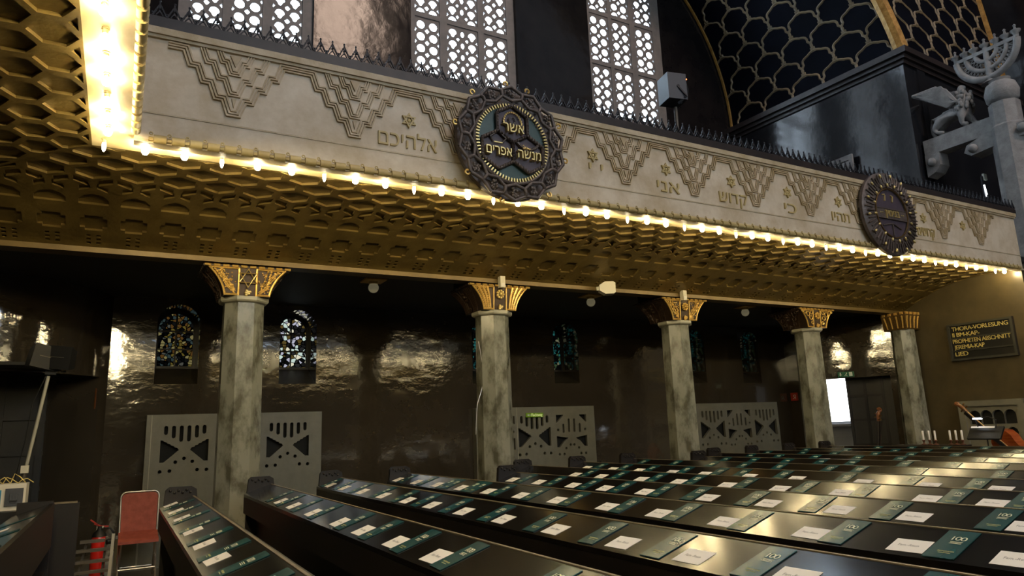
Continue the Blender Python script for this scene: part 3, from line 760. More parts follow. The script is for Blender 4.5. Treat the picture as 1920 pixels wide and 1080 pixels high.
# ---------------------------------------------------------------- medallions
def medallion_one(c):
    t = thing('medallion', 'large dark bronze medallion with grape border, three honeycomb cells and gold Hebrew words', 'medallion', c)
    f = lambda a, b, d: (a, -d, b)
    ob('backing', G().plate(disc(0, 0, .66, 40), [], lambda a, b, d: (a, -.0 + d, b), .06), BRONZE, t)
    ob('disc', G().lathe([(.44, 0), (.44, .02), (.43, .03)], 40, (0, -.01, 0), (0, -1, 0)), TEALDISC, t)
    ob('inner_ring', G().tube([(.475 * cos(a), -.05, .475 * sin(a)) for a in [2 * pi * i / 48 for i in range(48)]], .022, 8, True), BRONZE, t, 40)
    g = G()
    for i in range(76):
        a = 2 * pi * i / 76; u = Vector((cos(a), 0, sin(a)))
        g.obox(Vector((0, -.065, 0)) + u * .445, u * .021, Vector((0, .012, 0)), Vector((-sin(a), 0, cos(a))) * .0075)
    ob('gold_fringe', g, GOLDLT, t)
    g = G(); n = 14                                                    # honeycomb branch border
    inn = [(.50 if k % 2 else .555) for k in range(2 * n)]
    for k in range(2 * n):
        a, b = pi * k / n, pi * (k + 1) / n; r0, r1 = inn[k], inn[(k + 1) % (2 * n)]
        g.tube([(r0 * cos(a), -.085, r0 * sin(a)), (r1 * cos(b), -.085, r1 * sin(b))], .019, 8)
        q0, q1 = (.685 if k % 2 else .63), (.685 if (k + 1) % 2 else .63)
        g.tube([(q0 * cos(a), -.07, q0 * sin(a)), (q1 * cos(b), -.07, q1 * sin(b))], .021, 8)
        if k % 2 == 0: g.tube([(r0 * cos(a), -.085, r0 * sin(a)), (.60 * cos(a), -.095, .60 * sin(a)), (q0 * cos(a), -.07, q0 * sin(a))], .022, 8)
    ob('branch_border', g, BRONZE, t, 50)
    rnd = random.Random(3)
    for k in range(n):
        g = G(); a = pi * (2 * k + 1) / n; cx, cz = .59 * cos(a), .59 * sin(a)
        for q in range(14):
            g.ball((cx + rnd.uniform(-.042, .042), -.05 - rnd.uniform(0, .03), cz + rnd.uniform(-.05, .05)), .018, 6, 5)
        ob('grape_cluster', g, GRAPE, t, 60)
    for k, ad in enumerate((170, 133, 95, 72, 27, -8, -143, -103, -50)):
        a = radians(ad); g = G()
        g.tube([(.715 * cos(a) + .026 * cos(j), -.06, .715 * sin(a) + .026 * sin(j)) for j in [a + pi + .5 + 2 * pi * q / 12 * .88 for q in range(12)]], .011, 6)
        ob('gold_hook', g, GOLD, t, 50)
    g = G(); R = .225                                                   # three honeycomb cells
    cen = [(0, R), (-R * sin(pi / 3), -R / 2), (R * sin(pi / 3), -R / 2)]
    hexs = [[(cx + R * 1.0 * cos(pi / 2 + pi / 3 * q), cz + R * sin(pi / 2 + pi / 3 * q)) for q in range(6)] for cx, cz in cen]
    gp = G()
    for hx in hexs:
        gp.prism(hx, lambda a, b, d: (a, -.04 - d, b), .012)
        for q in range(6):
            p0, p1 = Vector(hx[q]), Vector(hx[(q + 1) % 6])
            g.tube([(p0.x, -.075, p0.y), (p1.x, -.075, p1.y)], .02, 8)
            for j in range(6):
                p = p0.lerp(p1, (j + .5) / 6); g.tube([(p.x - .0, -.096, p.y - .012), (p.x, -.096, p.y + .012)], .009, 5)
    ob('cell_plate', gp, PURPLE, t); ob('cell_divider', g, BRONZE, t, 50)
    for body, x, z, w, sz in (('\u05d0\u05e9\u05e8', 0.0, .165, .27, .165), ('\u05d0\u05e4\u05e8\u05d9\u05dd', -.195, -.135, .32, .16), ('\u05de\u05e0\u05e9\u05d4', .195, -.13, .30, .16)):
        ge = text_geo(body, sz, 1.0, True, w, bold=.004); ob('gold_word', text_solid(ge, lambda a, b, d: (x + a, -.052 - d, z + b), .055), GOLDLT, t)
    g = G()
    for j in range(15):
        a = pi * j / 14; p = Vector((.115 * cos(a), -.07, .225 + .14 * sin(a))); g.bar(p, p + Vector((-sin(a) * .03 + .01, -.01, cos(a) * .03)), .016, .012)
    ob('wreath', g, GOLDLT, t)
    g = G()
    for s in (-1, 1):
        g.tube([(0, -.06, .225), (s * .045, -.075, .26), (s * .03, -.07, .305), (s * .012, -.07, .30)], .009, 6)
        g.tube([(-.19 + s * .06, -.06, -.02), (-.19 + s * .10, -.08, .03), (-.19 + s * .045, -.08, .07), (-.19 + s * .05, -.07, .09)], .012, 6)
        g.tube([(.19 + s * .02, -.06, -.05), (.19 + s * .10, -.08, -.02), (.19 + s * .14, -.07, .02)], .018, 6)
    ob('tribe_emblem', g, BRONZE, t, 50)
    g = G().box((-.245, -.085, -.035), (-.14, -.07, -.024))
    for q in range(14): g.ball((.19 + rnd.uniform(-.06, .05), -.08, -.045 + rnd.uniform(-.008, .03)), .010, 5, 4)
    ob('gold_ornament', g, GOLDLT, t)
    return t
medallion_one(at(956, 272, Y=YP - .125))
def medallion_two(c):
    t = thing('medallion', 'smaller looking bronze medallion at far right with gold studs and a lettered band', 'medallion', c)
    ob('backing', G().lathe([(.70, -.03), (.70, .02), (.66, .05), (.44, .06), (.42, .02), (0.01, .02)], 40, (0, 0, 0), (0, -1, 0)), BRONZE, t, 35)
    ob('disc', G().lathe([(.40, .02), (.40, .035), (.01, .036)], 32, (0, 0, 0), (0, -1, 0)), PURPLE, t)
    ob('gold_rim', G().tube([(.41 * cos(a), -.06, .41 * sin(a)) for a in [2 * pi * i / 40 for i in range(40)]], .012, 6, True), GOLDDK, t, 50)
    rnd = random.Random(5); g = G()
    for i in range(60):
        a = 2 * pi * i / 60; r = .47 + .04 * (i % 2)
        g.tube([(r * cos(a), -.07, r * sin(a)), ((r + .17) * cos(a + .02), -.055 - rnd.uniform(0, .02), (r + .17) * sin(a + .02))], [.020, .012], 5)
    ob('leaf_border', g, BRONZE, t, 50)
    for rr, n in ((.63, 14), (.47, 16)):
        for i in range(n):
            a = 2 * pi * (i + .3) / n; g = G()
            g.ball((0, 0, 0), .024, 7, 5, (1.5, .8, .8)); g.tf(lambda p, a=a, rr=rr: Vector((rr * cos(a) + p.x * cos(a) - p.z * sin(a), -.085 + p.y, rr * sin(a) + p.x * sin(a) + p.z * cos(a))))
            ob('gold_stud', g, GOLDLT, t, 60)
    ob('band', G().box((-.40, -.055, -.09), (.40, -.03, .06)).box((-.40, -.065, .06), (.40, -.03, .075)).box((-.40, -.065, -.105), (.40, -.03, -.09)), BRONZE, t)
    ge = text_geo('\u05d1\u05e0\u05d9\u05de\u05d9\u05df', .17, 1.0, True, .36, bold=.003)
    ob('gold_word', text_solid(ge, lambda a, b, d: (a, -.055 - d, b - .01), .02), GOLDLT, t)
    g = G()
    for x in (-.30, -.25, .25, .30): g.ball((x, -.06, -.01), .012, 6, 4)
    g.bar((-.13, -.045, .20), (-.11, -.045, .30), .02, .02).bar((-.18, -.045, .30), (-.11, -.045, .315), .015, .015).bar((.07, -.045, .20), (.09, -.045, .30), .02, .02).bar((.04, -.045, .31), (.09, -.045, .30), .015, .015)
    ob('gold_mark', g, GOLDLT, t)
    g = G().tube([(-.25, -.045, -.22), (.0, -.05, -.17), (.22, -.045, -.24)], .012, 6).tube([(0, -.045, -.17), (0, -.045, -.38)], .012, 6)
    ob('tribe_emblem', g, BRONZE, t, 50)
medallion_two(at(1666, 402, Y=YP - .10))

# ---------------------------------------------------------------- columns
CX = [1.285, 4.845, 8.49, 11.96]
def oct_(r0, r1, z0, z1): return G().lathe([(r0 / cos(pi / 8), z0), (r1 / cos(pi / 8), z1)], 8, (0, 0, 0), None, pi / 8)
CAPH, CAPZ = .375, H + 1.735
def hw(t): return .275 + .225 * (t ** 2.2 * .75 + t * .25) if t < .93 else .275 + .225 * (.93 ** 2.2 * .75 + .93 * .25) + .02
def yf(t): return -.262 - .025 * t
def capital(parent, kind):
    g = G(); lv = [0, .12, .25, .4, .55, .7, .82, .92, .931, 1.0]; vs = []
    for t in lv:
        w = hw(t); vs += [(-w, yf(t), t * CAPH), (w, yf(t), t * CAPH), (w, w, t * CAPH), (-w, w, t * CAPH)]
    fs = [(4 * i + k, 4 * i + (k + 1) % 4, 4 * i + 4 + (k + 1) % 4, 4 * i + 4 + k) for i in range(len(lv) - 1) for k in range(4)] + [(3, 2, 1, 0), tuple(4 * (len(lv) - 1) + k for k in range(4))]
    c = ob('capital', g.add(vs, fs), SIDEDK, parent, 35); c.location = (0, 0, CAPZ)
    ob('abacus', G().box((-.42, -.04, CAPZ + CAPH + .001), (.42, .45, ZCEIL - .002)), CEILDARK, parent)
    def faces(fn):
        """build an ornament on the front face, its dark twin on the two sides"""
        g = G(); fn(g, lambda x, t, o=0.0: Vector((x, yf(t) - o, t * CAPH)))
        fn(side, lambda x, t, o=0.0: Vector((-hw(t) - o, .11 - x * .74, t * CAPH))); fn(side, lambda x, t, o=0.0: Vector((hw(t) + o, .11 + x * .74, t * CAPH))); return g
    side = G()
    T = [i / 12 * .92 for i in range(13)]
    def frame(g, M):
        for s in (-1, 1):
            g.tube([M(s * (hw(t) - .015), t, .004) for t in T], .014, 6)
            g.tube([M(s * .105, t, .006) for t in T], .013, 6)
            g.tube([M(s * .105, .90, .006), M(s * (hw(.9) - .015), .90, .006)], .014, 6); g.tube([M(s * .105, .03, .006), M(s * (hw(.03) - .01), .03, .006)], .014, 6)
    ob('gilt_frame', faces(frame), GOLD, c, 50)
    def beads(g, M):
        for i in range(10):
            x = -.47 + i * .105; g.tube([M(x - .036, .965, .012), M(x + .036, .965, .012)], .017, 6)
    ob('bead_row', faces(beads), GOLD, c, 50)
    rnd = random.Random(kind)
    def orn(g, M):
        for s in (-1, 1):
            if kind == 1:                                                # radiating ribs
                for f in (.32, .55, .78):
                    pts = [M(s * (.11 + (hw(t) - .13) * f), t, .006) for t in T]; g.tube(pts, [.012 + .012 * t for t in T], 6)
                    for t in T[1:]: g.ball(M(s * (.11 + (hw(t) - .13) * (f + .11)), t, .004), .013, 5, 4)
            elif kind == 3:                                              # scrolls
                for x, t, r in ((.15, .25, .03), (.19, .5, .04), (.27, .7, .045), (.36, .8, .035), (.17, .78, .035), (.42, .85, .025)):
                    c0 = M(s * x, t, .02); g.tube([c0 + Vector((r * cos(a), 0, r * sin(a))) if M(0, .5).x == 0 else c0 + Vector((0, r * cos(a), r * sin(a))) for a in [2 * pi * q / 10 for q in range(10)]], .010, 5, True)
            else:                                                        # branching stems with leaves
                for q in range(7):
                    x, t = .13 + rnd.random() * .04, .06 + rnd.random() * .12; pts = [M(s * x, t, .008)]
                    for j in range(4):
                        t = min(.84, t + .17); x += rnd.uniform(.0, .095); x = min(x, hw(t) - .05); pts.append(M(s * x, t, .010))
                    g.tube(pts, .0075, 5)
                    for p in pts[1:]: g.ball(p, .016, 5, 4)
                for q in range(26):
                    t = rnd.uniform(.08, .85); x = rnd.uniform(.13, hw(t) - .04); g.ball(M(s * x, t, .004), .011, 5, 4)
    ob('branch_ornament', faces(orn), GOLD, c, 50)
    def centre(g, M):
        if kind == 0:
            for s in (0, 1):
                P3 = [M(.115 * sin(2 * pi * k / 3 + pi * s), .58 + .115 / CAPH * cos(2 * pi * k / 3 + pi * s), .028 + .006 * s) for k in range(3)]
                g.tube(P3, .013, 6, True)
        else:
            for q in range(9): g.ball(M(.05 * cos(q * .7), .62 + .14 * sin(q * .7), .02), .022, 6, 5)
            g.ball(M(0, .62, .03), .03, 8, 6)
        for q in range(9): g.ball(M(.035 * cos(q * 2.4) * (q / 9), .10 + .1 * sin(q * 2.4) * (q / 9), .02), .02, 6, 5)
    ob('star' if kind == 0 else 'rosette', faces(centre), GOLDLT if kind in (1, 0) else GOLD, c, 50)
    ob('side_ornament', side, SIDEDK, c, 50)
CLAB = ['nearest grey green marble column with gilt star of David capital', 'second marble column from the left, gilt capital of radiating ribs', 'third marble column from the left, gilt branching capital under a white box', 'fourth, farthest free column with small gilt scroll capital beside the open door']
for i, x in enumerate(CX):
    t = thing('marble_column', CLAB[i], 'column', (x, YC, 0), 0, 'columns of the arcade')
    ob('shaft', oct_(.250, .232, .74, H + 1.67), MARBLE, t)
    ob('base', oct_(.270, .262, 0, .74), MARBLE, t)
    g = G().lathe([(.235, 0), (.27, .012), (.285, .03), (.285, .072), (.275, .075)], 8, (0, 0, H + 1.66), None, pi / 8); 
    g.tf(lambda p: Vector((p.x / cos(pi / 8), p.y / cos(pi / 8), p.z)))
    ob('collar', g, COLLAR, t); capital(t, i)
t = thing('pilaster', 'marble pilaster with dull gilt capital against the olive end wall', 'column', (14.63, 8.95, 0))
ob('shaft', G().lathe([(.262, 0), (.232, H + 1.76)], 8, (0, 0, 0), None, pi / 8), MARBLE, t)
g = G(); vs = []
for z, w in ((0, .22), (.05, .235), (.2, .25), (.28, .27), (.37, .27)): vs += [(-w, -w, z), (.265, -w, z), (.265, .27, z), (-w, .27, z)]
fs = [(4 * i + k, 4 * i + (k + 1) % 4, 4 * i + 4 + (k + 1) % 4, 4 * i + 4 + k) for i in range(4) for k in range(4)] + [(3, 2, 1, 0), (16, 17, 18, 19)]
c = ob('capital', g.add(vs, fs), GOLDDK, t, 30); c.location = (0, 0, H + 1.76)
g = G()
for x in (-.2, -.07, .07, .2): g.tube([(x * .85, -.225, .03), (x * .95, -.25, .2), (x, -.275, .28)], .016, 6); g.box((x - .03, -.29, .31), (x + .03, -.27, .36)); g.tube([(-.225, x * .85, .03), (-.25, x * .95, .2), (-.275, x, .28)], .016, 6); g.box((-.29, x - .03, .31), (-.27, x + .03, .36))
ob('gilt_rib', g, GOLD, c, 50)

# ---------------------------------------------------------------- lamps and boxes on the beam
for i, x in enumerate((3.19, 7.15, 10.97)):
    t = thing('ceiling_lamp', '%s opal globe lamp on a square brass plate under the dark aisle ceiling' % ('nearest', 'middle', 'farthest')[i], 'ceiling lamp', (x, 9.9, ZCEIL), 0, 'aisle globe lamps')
    ob('plate', G().box((-.16, -.16, -.018), (.16, .16, 0)), GOLD, t); ob('fitting', G().lathe([(.07, -.06), (.075, -.02), (.09, -.018)], 16), GOLDLT, t, 40)
    ob('globe', G().ball((0, 0, -.115), .078, 18, 12), OPAL, t, 70)
for q, lab in (((941, 529), 'white sensor box on the beam above the second column'), ((1282, 554), 'white sensor box on the beam above the third column')):
    p = at(*q, Y=8.93); t = thing('sensor_box', lab, 'sensor', p)
    ob('housing', G().box((-.04, -.035, -.085), (.04, .05, .085)), WHITEP, t); ob('lens', G().box((-.03, -.04, -.07), (.03, -.035, -.02)), PAPER, t)
p = at(1138, 541, Y=8.82); t = thing('wall_loudspeaker', 'cream funnel-shaped loudspeaker fixed to the golden beam', 'loudspeaker', p, radians(-28))
g = G(); vs = []
for x, w in ((-.13, .045), (-.04, .10), (.09, .10), (.125, .075)): vs += [(x, -.09, -w), (x, -.09, w), (x, .09, w), (x, .09, -w)]
g.add(vs, [(4 * i + k, 4 * i + (k + 1) % 4, 4 * i + 4 + (k + 1) % 4, 4 * i + 4 + k) for i in range(3) for k in range(4)] + [(3, 2, 1, 0), (12, 13, 14, 15)])
ob('cabinet', g, WHITEP, t); ob('bracket', G().box((-.17, -.02, -.03), (-.13, .02, .03)).box((-.03, .09, -.02), (.03, .20, .02)), WHITEP, t)

# ---------------------------------------------------------------- pierced stone screens along the back wall
def motif_a(cx, zt, s):
    hs = []
    for k, l in enumerate((.15, .21, .27, .27, .21, .15)):
        x = cx + (k - 2.5) * .118 * s; r = .030 * s
        hs.append(arc(x, zt - r, r, 0, pi, 5) + arc(x, zt - l * s + r, r, pi, 2 * pi, 5))
    for sg in (-1, 1):
        p = [(cx + sg * .37 * s, zt - .235 * s)]
        for j in range(5):
            x = .37 - .055 * (j + 1); z = -.235 - .032 * (j + .2); p += [(cx + sg * (x + .012) * s, zt + z * s), (cx + sg * x * s, zt + (z - .022) * s)]
        p += [(cx + sg * .085 * s, zt - .405 * s), (cx + sg * .31 * s, zt - .60 * s), (cx + sg * .37 * s, zt - .60 * s)]
        hs.append(p)
    for x, z in ((0, -.545), (-.13, -.60), (.13, -.60), (-.21, -.74), (.21, -.74), (-.355, -.745), (.355, -.745)): hs.append(disc(cx + x * s, zt + z * s, .030 * s, 10))
    return hs
def motif_b(cx, zt, s):
    hs = []
    for sg in (-1, 1):
        hs.append([(cx + sg * .37 * s, zt), (cx + sg * .20 * s, zt), (cx + sg * .20 * s, zt - .02 * s), (cx + sg * .35 * s, zt - .15 * s), (cx + sg * .37 * s, zt - .15 * s)])
        hs.append([(cx + sg * .37 * s, zt - .42 * s), (cx + sg * .10 * s, zt - .46 * s), (cx + sg * .10 * s, zt - .475 * s), (cx + sg * .20 * s, zt - .53 * s), (cx + sg * .30 * s, zt - .64 * s), (cx + sg * .37 * s, zt - .64 * s)])
        for x, z0, z1 in ((.065, -.10, -.33), (.20, -.20, -.34)):
            r = .024 * s; hs.append(arc(cx + sg * x * s, zt + z0 * s, r, 0, pi, 5) + arc(cx + sg * x * s, zt + z1 * s, r, pi, 2 * pi, 5))
        for x, z in ((.33, -.30), (.045, -.60), (.155, -.665), (.205, -.78), (.32, -.78)): hs.append(disc(cx + sg * x * s, zt + z * s, .027 * s, 10))
    return hs
def screen(x0, x1, mot, label, joints):
    t = thing('pierced_stone_screen', label, 'screen', ((x0 + x1) / 2, YB - .16, 0), 0, 'pierced stone screens'); c = (x0 + x1) / 2
    zt = H + .405; hs = []
    for k, cx, s in mot: hs += (motif_a if k == 'a' else motif_b)(cx - c, zt - .17 + .0, s)
    ob('slab', G().plate(rect(x0 - c, 0.0, x1 - c, zt), hs, lambda a, b, d: (a, d, b), .06), SCREEN, t)
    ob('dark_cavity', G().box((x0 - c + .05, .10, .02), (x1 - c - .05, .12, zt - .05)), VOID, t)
    ob('side_wall', G().box((x0 - c, .06, 0), (x0 - c + .04, .155, zt)).box((x1 - c - .04, .06, 0), (x1 - c, .155, zt)).box((x0 - c + .04, .06, zt - .04), (x1 - c - .04, .155, zt)), SCREEN, t)
    g = G()
    for j in joints: g.box((j - c - .006, -.004, 0), (j - c + .006, .002, zt - .004))
    if joints: ob('joint', g, COLLAR, t)
screen(.36, 1.45, [('a', .905, .92)], 'pierced stone screen behind the red chair, left of the nearest column', [.43, 1.39])
screen(1.75, 3.01, [('a', 2.46, .92)], 'pierced stone screen just right of the nearest column, with one cut motif', [1.98])
screen(5.93, 8.68, [('b', 6.40, 1.0), ('a', 7.22, 1.0), ('b', 8.10, 1.0)], 'pierced stone screen beneath the green escape sign, two cut motifs showing', [6.82])
screen(11.35, 14.23, [('a', 12.02, 1.02), ('b', 12.88, 1.02), ('a', 13.77, 1.02)], 'farthest pierced stone screen with three cut motifs right of the third column', [])

# ---------------------------------------------------------------- signs
def flat(ge, fn, t=.003): return text_solid(ge, fn, t)
p = at(1003, 778, Y=YB - .20); t = thing('escape_route_sign', 'small green escape sign reading Fluchtweg on the pierced stone screen', 'sign', p)
ob('board', G().box((-.195, .0, -.042), (.195, .03, .042)), GREENP, t)
ob('lettering', flat(text_geo('Fluchtweg', .085, 1.0, width=.25), lambda a, b, d: (a + .045, -d, b), .003), SIGNLT, t)
ob('arrow', G().box((-.15, -.003, -.008), (-.095, 0, .008)).prism([(-.18, 0), (-.145, .02), (-.145, -.02)], lambda a, b, d: (a, -d, b), .003), SIGNWH, t)
ew = wpix(1586, 702, -.02); p = dw(ew[0], DTOP + .085, -.024); t = thing('exit_sign', 'small green emergency exit sign above the open door', 'sign', p, math.atan2(.430, .9028))
ob('board', G().box((-.01, -.17, -.06), (.02, .17, .06)), GREENX, t)
g = G().box((-.014, .05, -.05), (-.010, .13, .05)); ob('arrow_panel', G().box((-.014, -.14, -.045), (-.011, -.07, .045)).box((-.014, .10, -.0), (-.011, .125, .045)).prism([(.0825, .0), (.1425, .0), (.1125, -.04)], lambda a, b, d: (-.014 + d, a, b), .003), SIGNWH, t)
ob('runner', G().ball((-.012, -.02, .028), .012, 6, 5, (.3, 1, 1)).bar((-.013, -.02, .02), (-.013, .0, -.01), .015, .003, (1, 0, 0)).bar((-.013, 0, -.01), (-.013, -.03, -.04), .01, .003, (1, 0, 0)).bar((-.013, 0, -.01), (-.013, .03, -.035), .01, .003, (1, 0, 0)), SIGNWH, t)
p = at(1489, 744, X=XE - .02); p.y = min(p.y, 12.18); t = thing('fire_alarm_sign', 'small square red fire sign on the dark wall behind the fourth column', 'sign', p)
ob('board', G().box((-.005, -.10, -.10), (.02, .10, .10)), REDSIGN, t)
ob('flame_symbol', G().tube([(-.008, .03, -.05), (-.008, -.03, -.02), (-.008, .02, .02), (-.008, -.02, .05)], .008, 5).tube([(-.008, -.045, -.06), (-.008, -.05, .05)], .006, 5), SIGNWH, t)
p = Vector((-.33, 12.10, H + .66)); t = thing('red_wall_tag', 'narrow red tag on the dark jamb beside the left corner', 'sign', p, radians(55))
ob('board', G().box((-.03, -.015, -.15), (.03, .0, .15)), SCROLLWD, t); ob('stripe', G().box((-.02, -.019, -.13), (-.005, -.015, .13)), REDSIGN, t)

# hymn board on the end wall
A, B, Cc = at(1775, 610, X=XE - .05), at(1897, 592, X=XE - .05), at(1783, 678, X=XE - .05)
bw, bh = A.y - B.y, A.z - Cc.z
t = thing('service_board', 'black wall board with gilt service lettering on the olive end wall', 'board', ((XE - .05), (A.y + B.y) / 2, (A.z + Cc.z) / 2))
ob('board', G().box((.0, -bw / 2, -bh / 2), (.05, bw / 2, bh / 2)), BOARD, t)
g = G()
for y in (-1, 1): g.box((-.03, y * (bw / 2 - .022) - .022, -bh / 2), (0, y * (bw / 2 - .022) + .022, bh / 2))
for z in (-bh / 2 + .022, bh / 2 - .022): g.box((-.03, -bw / 2 + .044, z - .022), (0, bw / 2 - .044, z + .022))
for f in (.105, -.235): g.box((-.02, -bw / 2 + .044, f * bh - .012), (0, bw / 2 - .044, f * bh + .012))
ob('frame', g, BOARDFR, t)
for body, z, w, al in (('THORA-VORLESUNG', .265, 1.06, 0), ('II BM-KAP-', .145, .52, 1), ('PROPHETEN ABSCHNITT', .012, 1.08, 0), ('JEREMIA-KAP', -.108, .58, 1), ('LIED', -.245, .25, 1)):
    ge = text_geo(body, .118, .9, width=w, bold=.002); off = 0 if not al else (1.06 - w) / 2
    ob('lettering', flat(ge, lambda a, b, d: (-.004 - d, -a + off, b + z * bh / .75), .004), YELLOW, t)

# carved relief parapet at the stage
A, B = at(1803, 760, X=XE - .12), at(1913, 748, X=XE - .12)
y0, y1 = B.y, A.y; zt = A.z + .02; hs = []
for i in range(4): yy = y0 + .22 + i * (y1 - y0 - .44) / 3; hs.append(archpoly(yy - .105, zt - .40, yy + .105, zt - .13, 8)); hs.append(disc(yy, zt - .56, .10 if i in (0, 3) else .045, 10)) 
t = thing('pierced_stone_parapet', 'low pale stone parapet with arched holes under the black wall board', 'parapet', (XE - .12, 0, 0))
ob('slab', G().plate(rect(y0, .02, y1, zt), hs, lambda a, b, d: (d, a, b), .06), SCREEN, t)
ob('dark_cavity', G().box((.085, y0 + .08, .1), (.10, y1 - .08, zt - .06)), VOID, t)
ob('frame', G().box((-.04, y0 - .06, .0), (.115, y0 + .06, zt + .06)).box((-.04, y1 - .06, 0), (.115, y1 + .06, zt + .06)).box((-.04, y0 + .06, zt - .05), (.115, y1 - .06, zt + .06)), SCREEN, t)

# ---------------------------------------------------------------- pews with sloping book boards
XL = -.775; SP = .875; X0 = .37; DD = .275; ZF, ZK = H - .60, H - .512
YEND = [7.45, 8.40, 8.75, 8.73, 7.44, 8.62, 8.57, 8.52, 7.95, 8.52, 8.53, 8.50, 8.45]
YST = 0.4
def slope(k, u, v, o=0.0):
    """point on the book board of row k: u from front edge (0) to back edge (1), v = world Y"""
    return Vector((X0 + SP * k + DD * u, v, ZF + (ZK - ZF) * u + o))
PLAB = ['with the closest cards, beside the red chair'] + ['%s counted from the red chair' % nth(i) for i in range(2, 14)]
def pew(k, yend, label, yst=YST):
    x = X0 + SP * k; t = thing('pew', label, 'pew', (x, yend, 0), 0, 'pews with book boards'); L = yend - yst
    q = [(0, -.028), (0, 0), (DD, ZK - ZF), (DD, ZK - ZF - .03)]
    g = G(); g.add([(a, y, ZF + b) for y in (0, -L) for a, b in q], [(0, 1, 2, 3), (7, 6, 5, 4)] + [(i, i + 4, (i + 1) % 4 + 4, (i + 1) % 4) for i in range(4)])
    ob('book_board', g, DESK, t)
    ob('board_edge', G().box((DD, -L, ZK - .022), (DD + .016, 0, ZK + .004)), EDGE, t)
    ob('front_panel', G().box((.0, -L, ZF - .20), (.02, 0, ZF - .029)).box((.14, -L, .05), (.16, 0, ZF - .16)).box((.02, -L, ZF - .20), (.25, 0, ZF - .18)), PEW, t)
    ob('backrest', G().box((DD + .016, -L, .30), (DD + .045, 0, ZK - .012)), PEW, t)
    ob('seat', G().box((DD + .045, -L, .42), (DD + .36, 0, .455)), PEW, t)
    g = G().prism([(.03, 0), (.03, ZF - .03), (.045, ZF + .15), (.075, ZF + .178), (DD - .01, ZF + .178), (DD + .035, ZF + .15), (DD + .05, ZF + .03), (DD + .36, .5), (DD + .36, 0)], lambda a, b, d: (a, .004 + d, b), .05)
    e = ob('end_panel', g, PEW, t)
    g = G()
    for a, b in ((.085, .145), (.12, .125), (.155, .145), (.19, .125), (.225, .145), (.255, .125)): g.ball((a, .002, ZF + b), .013, 6, 5)
    ob('carved_stud', g, PEW, e, 60)
    return t
for k in range(13): pew(k, YEND[k], 'long dark pew with book board, row ' + PLAB[k])
t = thing('pew', 'dark pew at the left edge, its wooden back towards the viewer', 'pew', (XL, 7.8, 0)); L = 7.4
q = [(0, -.028), (0, 0), (DD, ZK - ZF), (DD, ZK - ZF - .03)]
ob('book_board', G().add([(a, y, ZF + b) for y in (0, -L) for a, b in q], [(0, 1, 2, 3), (7, 6, 5, 4)] + [(i, i + 4, (i + 1) % 4 + 4, (i + 1) % 4) for i in range(4)]), DESK, t)
ob('backrest', G().box((DD, -L, .66), (DD + .03, 0, ZK)), PEW, t); ob('front_panel', G().box((0, -L, .05), (.02, 0, ZF - .029)), PEW, t)
ob('seat', G().box((.03, -L, .42), (DD, 0, .455)), PEW, t); ob('end_panel', G().box((.02, .004, 0), (DD + .02, .05, ZK + .02)), PEW, t)

# booklets and cards
BL, BW = .255, .132
sl = math.atan2(ZK - ZF, DD)
RX = Matrix(((0, cos(sl), -sin(sl), 0), (-1, 0, 0, 0), (0, sin(sl), cos(sl), 0), (0, 0, 0, 1)))   # x right (-Y), y up the board, z off it
def ontop(z): return lambda a, b, d: (a, b, z + d)
bk_m = me('program_booklet', G().prism([(-BW / 2, -BL / 2), (BW / 2, -BL / 2), (BW / 2, BL / 2), (-BW / 2, BL / 2)], lambda a, b, d: (a, b, .004 - d), .0035), TEAL)
# slightly bowed cover
bkg = G(); nn = 8; vs = []
for j in (0, 1):
    for i in range(nn + 1):
        f = i / nn; x = -BW / 2 + BW * f; z = .0035 + .0016 * sin(pi * f) ** 2 * (1 - f * .4)
        vs += [(x, -BL / 2 + BL * j, z), (x, -BL / 2 + BL * j, .0004)]
m_ = 2 * (nn + 1)
fs = [(2 * i, 2 * i + 2, m_ + 2 * i + 2, m_ + 2 * i) for i in range(nn)] + [(2 * i + 1, m_ + 2 * i + 1, m_ + 2 * i + 3, 2 * i + 3) for i in range(nn)]
fs += [(2 * i, 2 * i + 1, 2 * i + 3, 2 * i + 2) for i in range(nn)] + [(m_ + 2 * i, m_ + 2 * i + 2, m_ + 2 * i + 3, m_ + 2 * i + 1) for i in range(nn)]
fs += [(0, m_, m_ + 1, 1), (2 * nn, 2 * nn + 1, m_ + 2 * nn + 1, m_ + 2 * nn)]
bk_m = me('program_booklet', bkg.add(vs, fs), TEAL, 60)
def zc(a): f = max(0, min(1, (a + BW / 2) / BW)); return .0035 + .0022 * sin(pi * f) ** 2 * (1 - f * .4)
def drape(a, b, d): return (a, b, zc(a) + .0006 + d)
eg = text_geo('100', .048, .80, bold=.0006, width=.060)
n100 = G(); n100.v = [(p[0] + .012, p[1] + .050, 0) for p in eg.v]; n100.f = eg.f
em_m = me('emblem', text_solid(n100, drape, .0004), CREAMINK)
tg = G()
for j, w in enumerate((.052, .046, .05)): tg.add([(.012 - w / 2, .020 - j * .008, 0), (.012 + w / 2, .020 - j * .008, 0), (.012 + w / 2, .0235 - j * .008, 0), (.012 - w / 2, .0235 - j * .008, 0)], [(0, 1, 2, 3)])
sub_m = me('subtitle', text_solid(tg, drape, .0003), CREAMINK)
pg = text_geo('PROGRAMM', .014, 1.1, bold=.0003, width=.066); pg.v = [(p[0] + .008, p[1] - .070, 0) for p in pg.v]
for w, y in ((.05, -.085),): pg.add([(.008 - w / 2, y, 0), (.008 + w / 2, y, 0), (.008 + w / 2, y + .003, 0), (.008 - w / 2, y + .003, 0)], [(0, 1, 2, 3)])
pr_m = me('title', text_solid(pg, drape, .0003), GOLDINK)
CW, CH = .165, .115
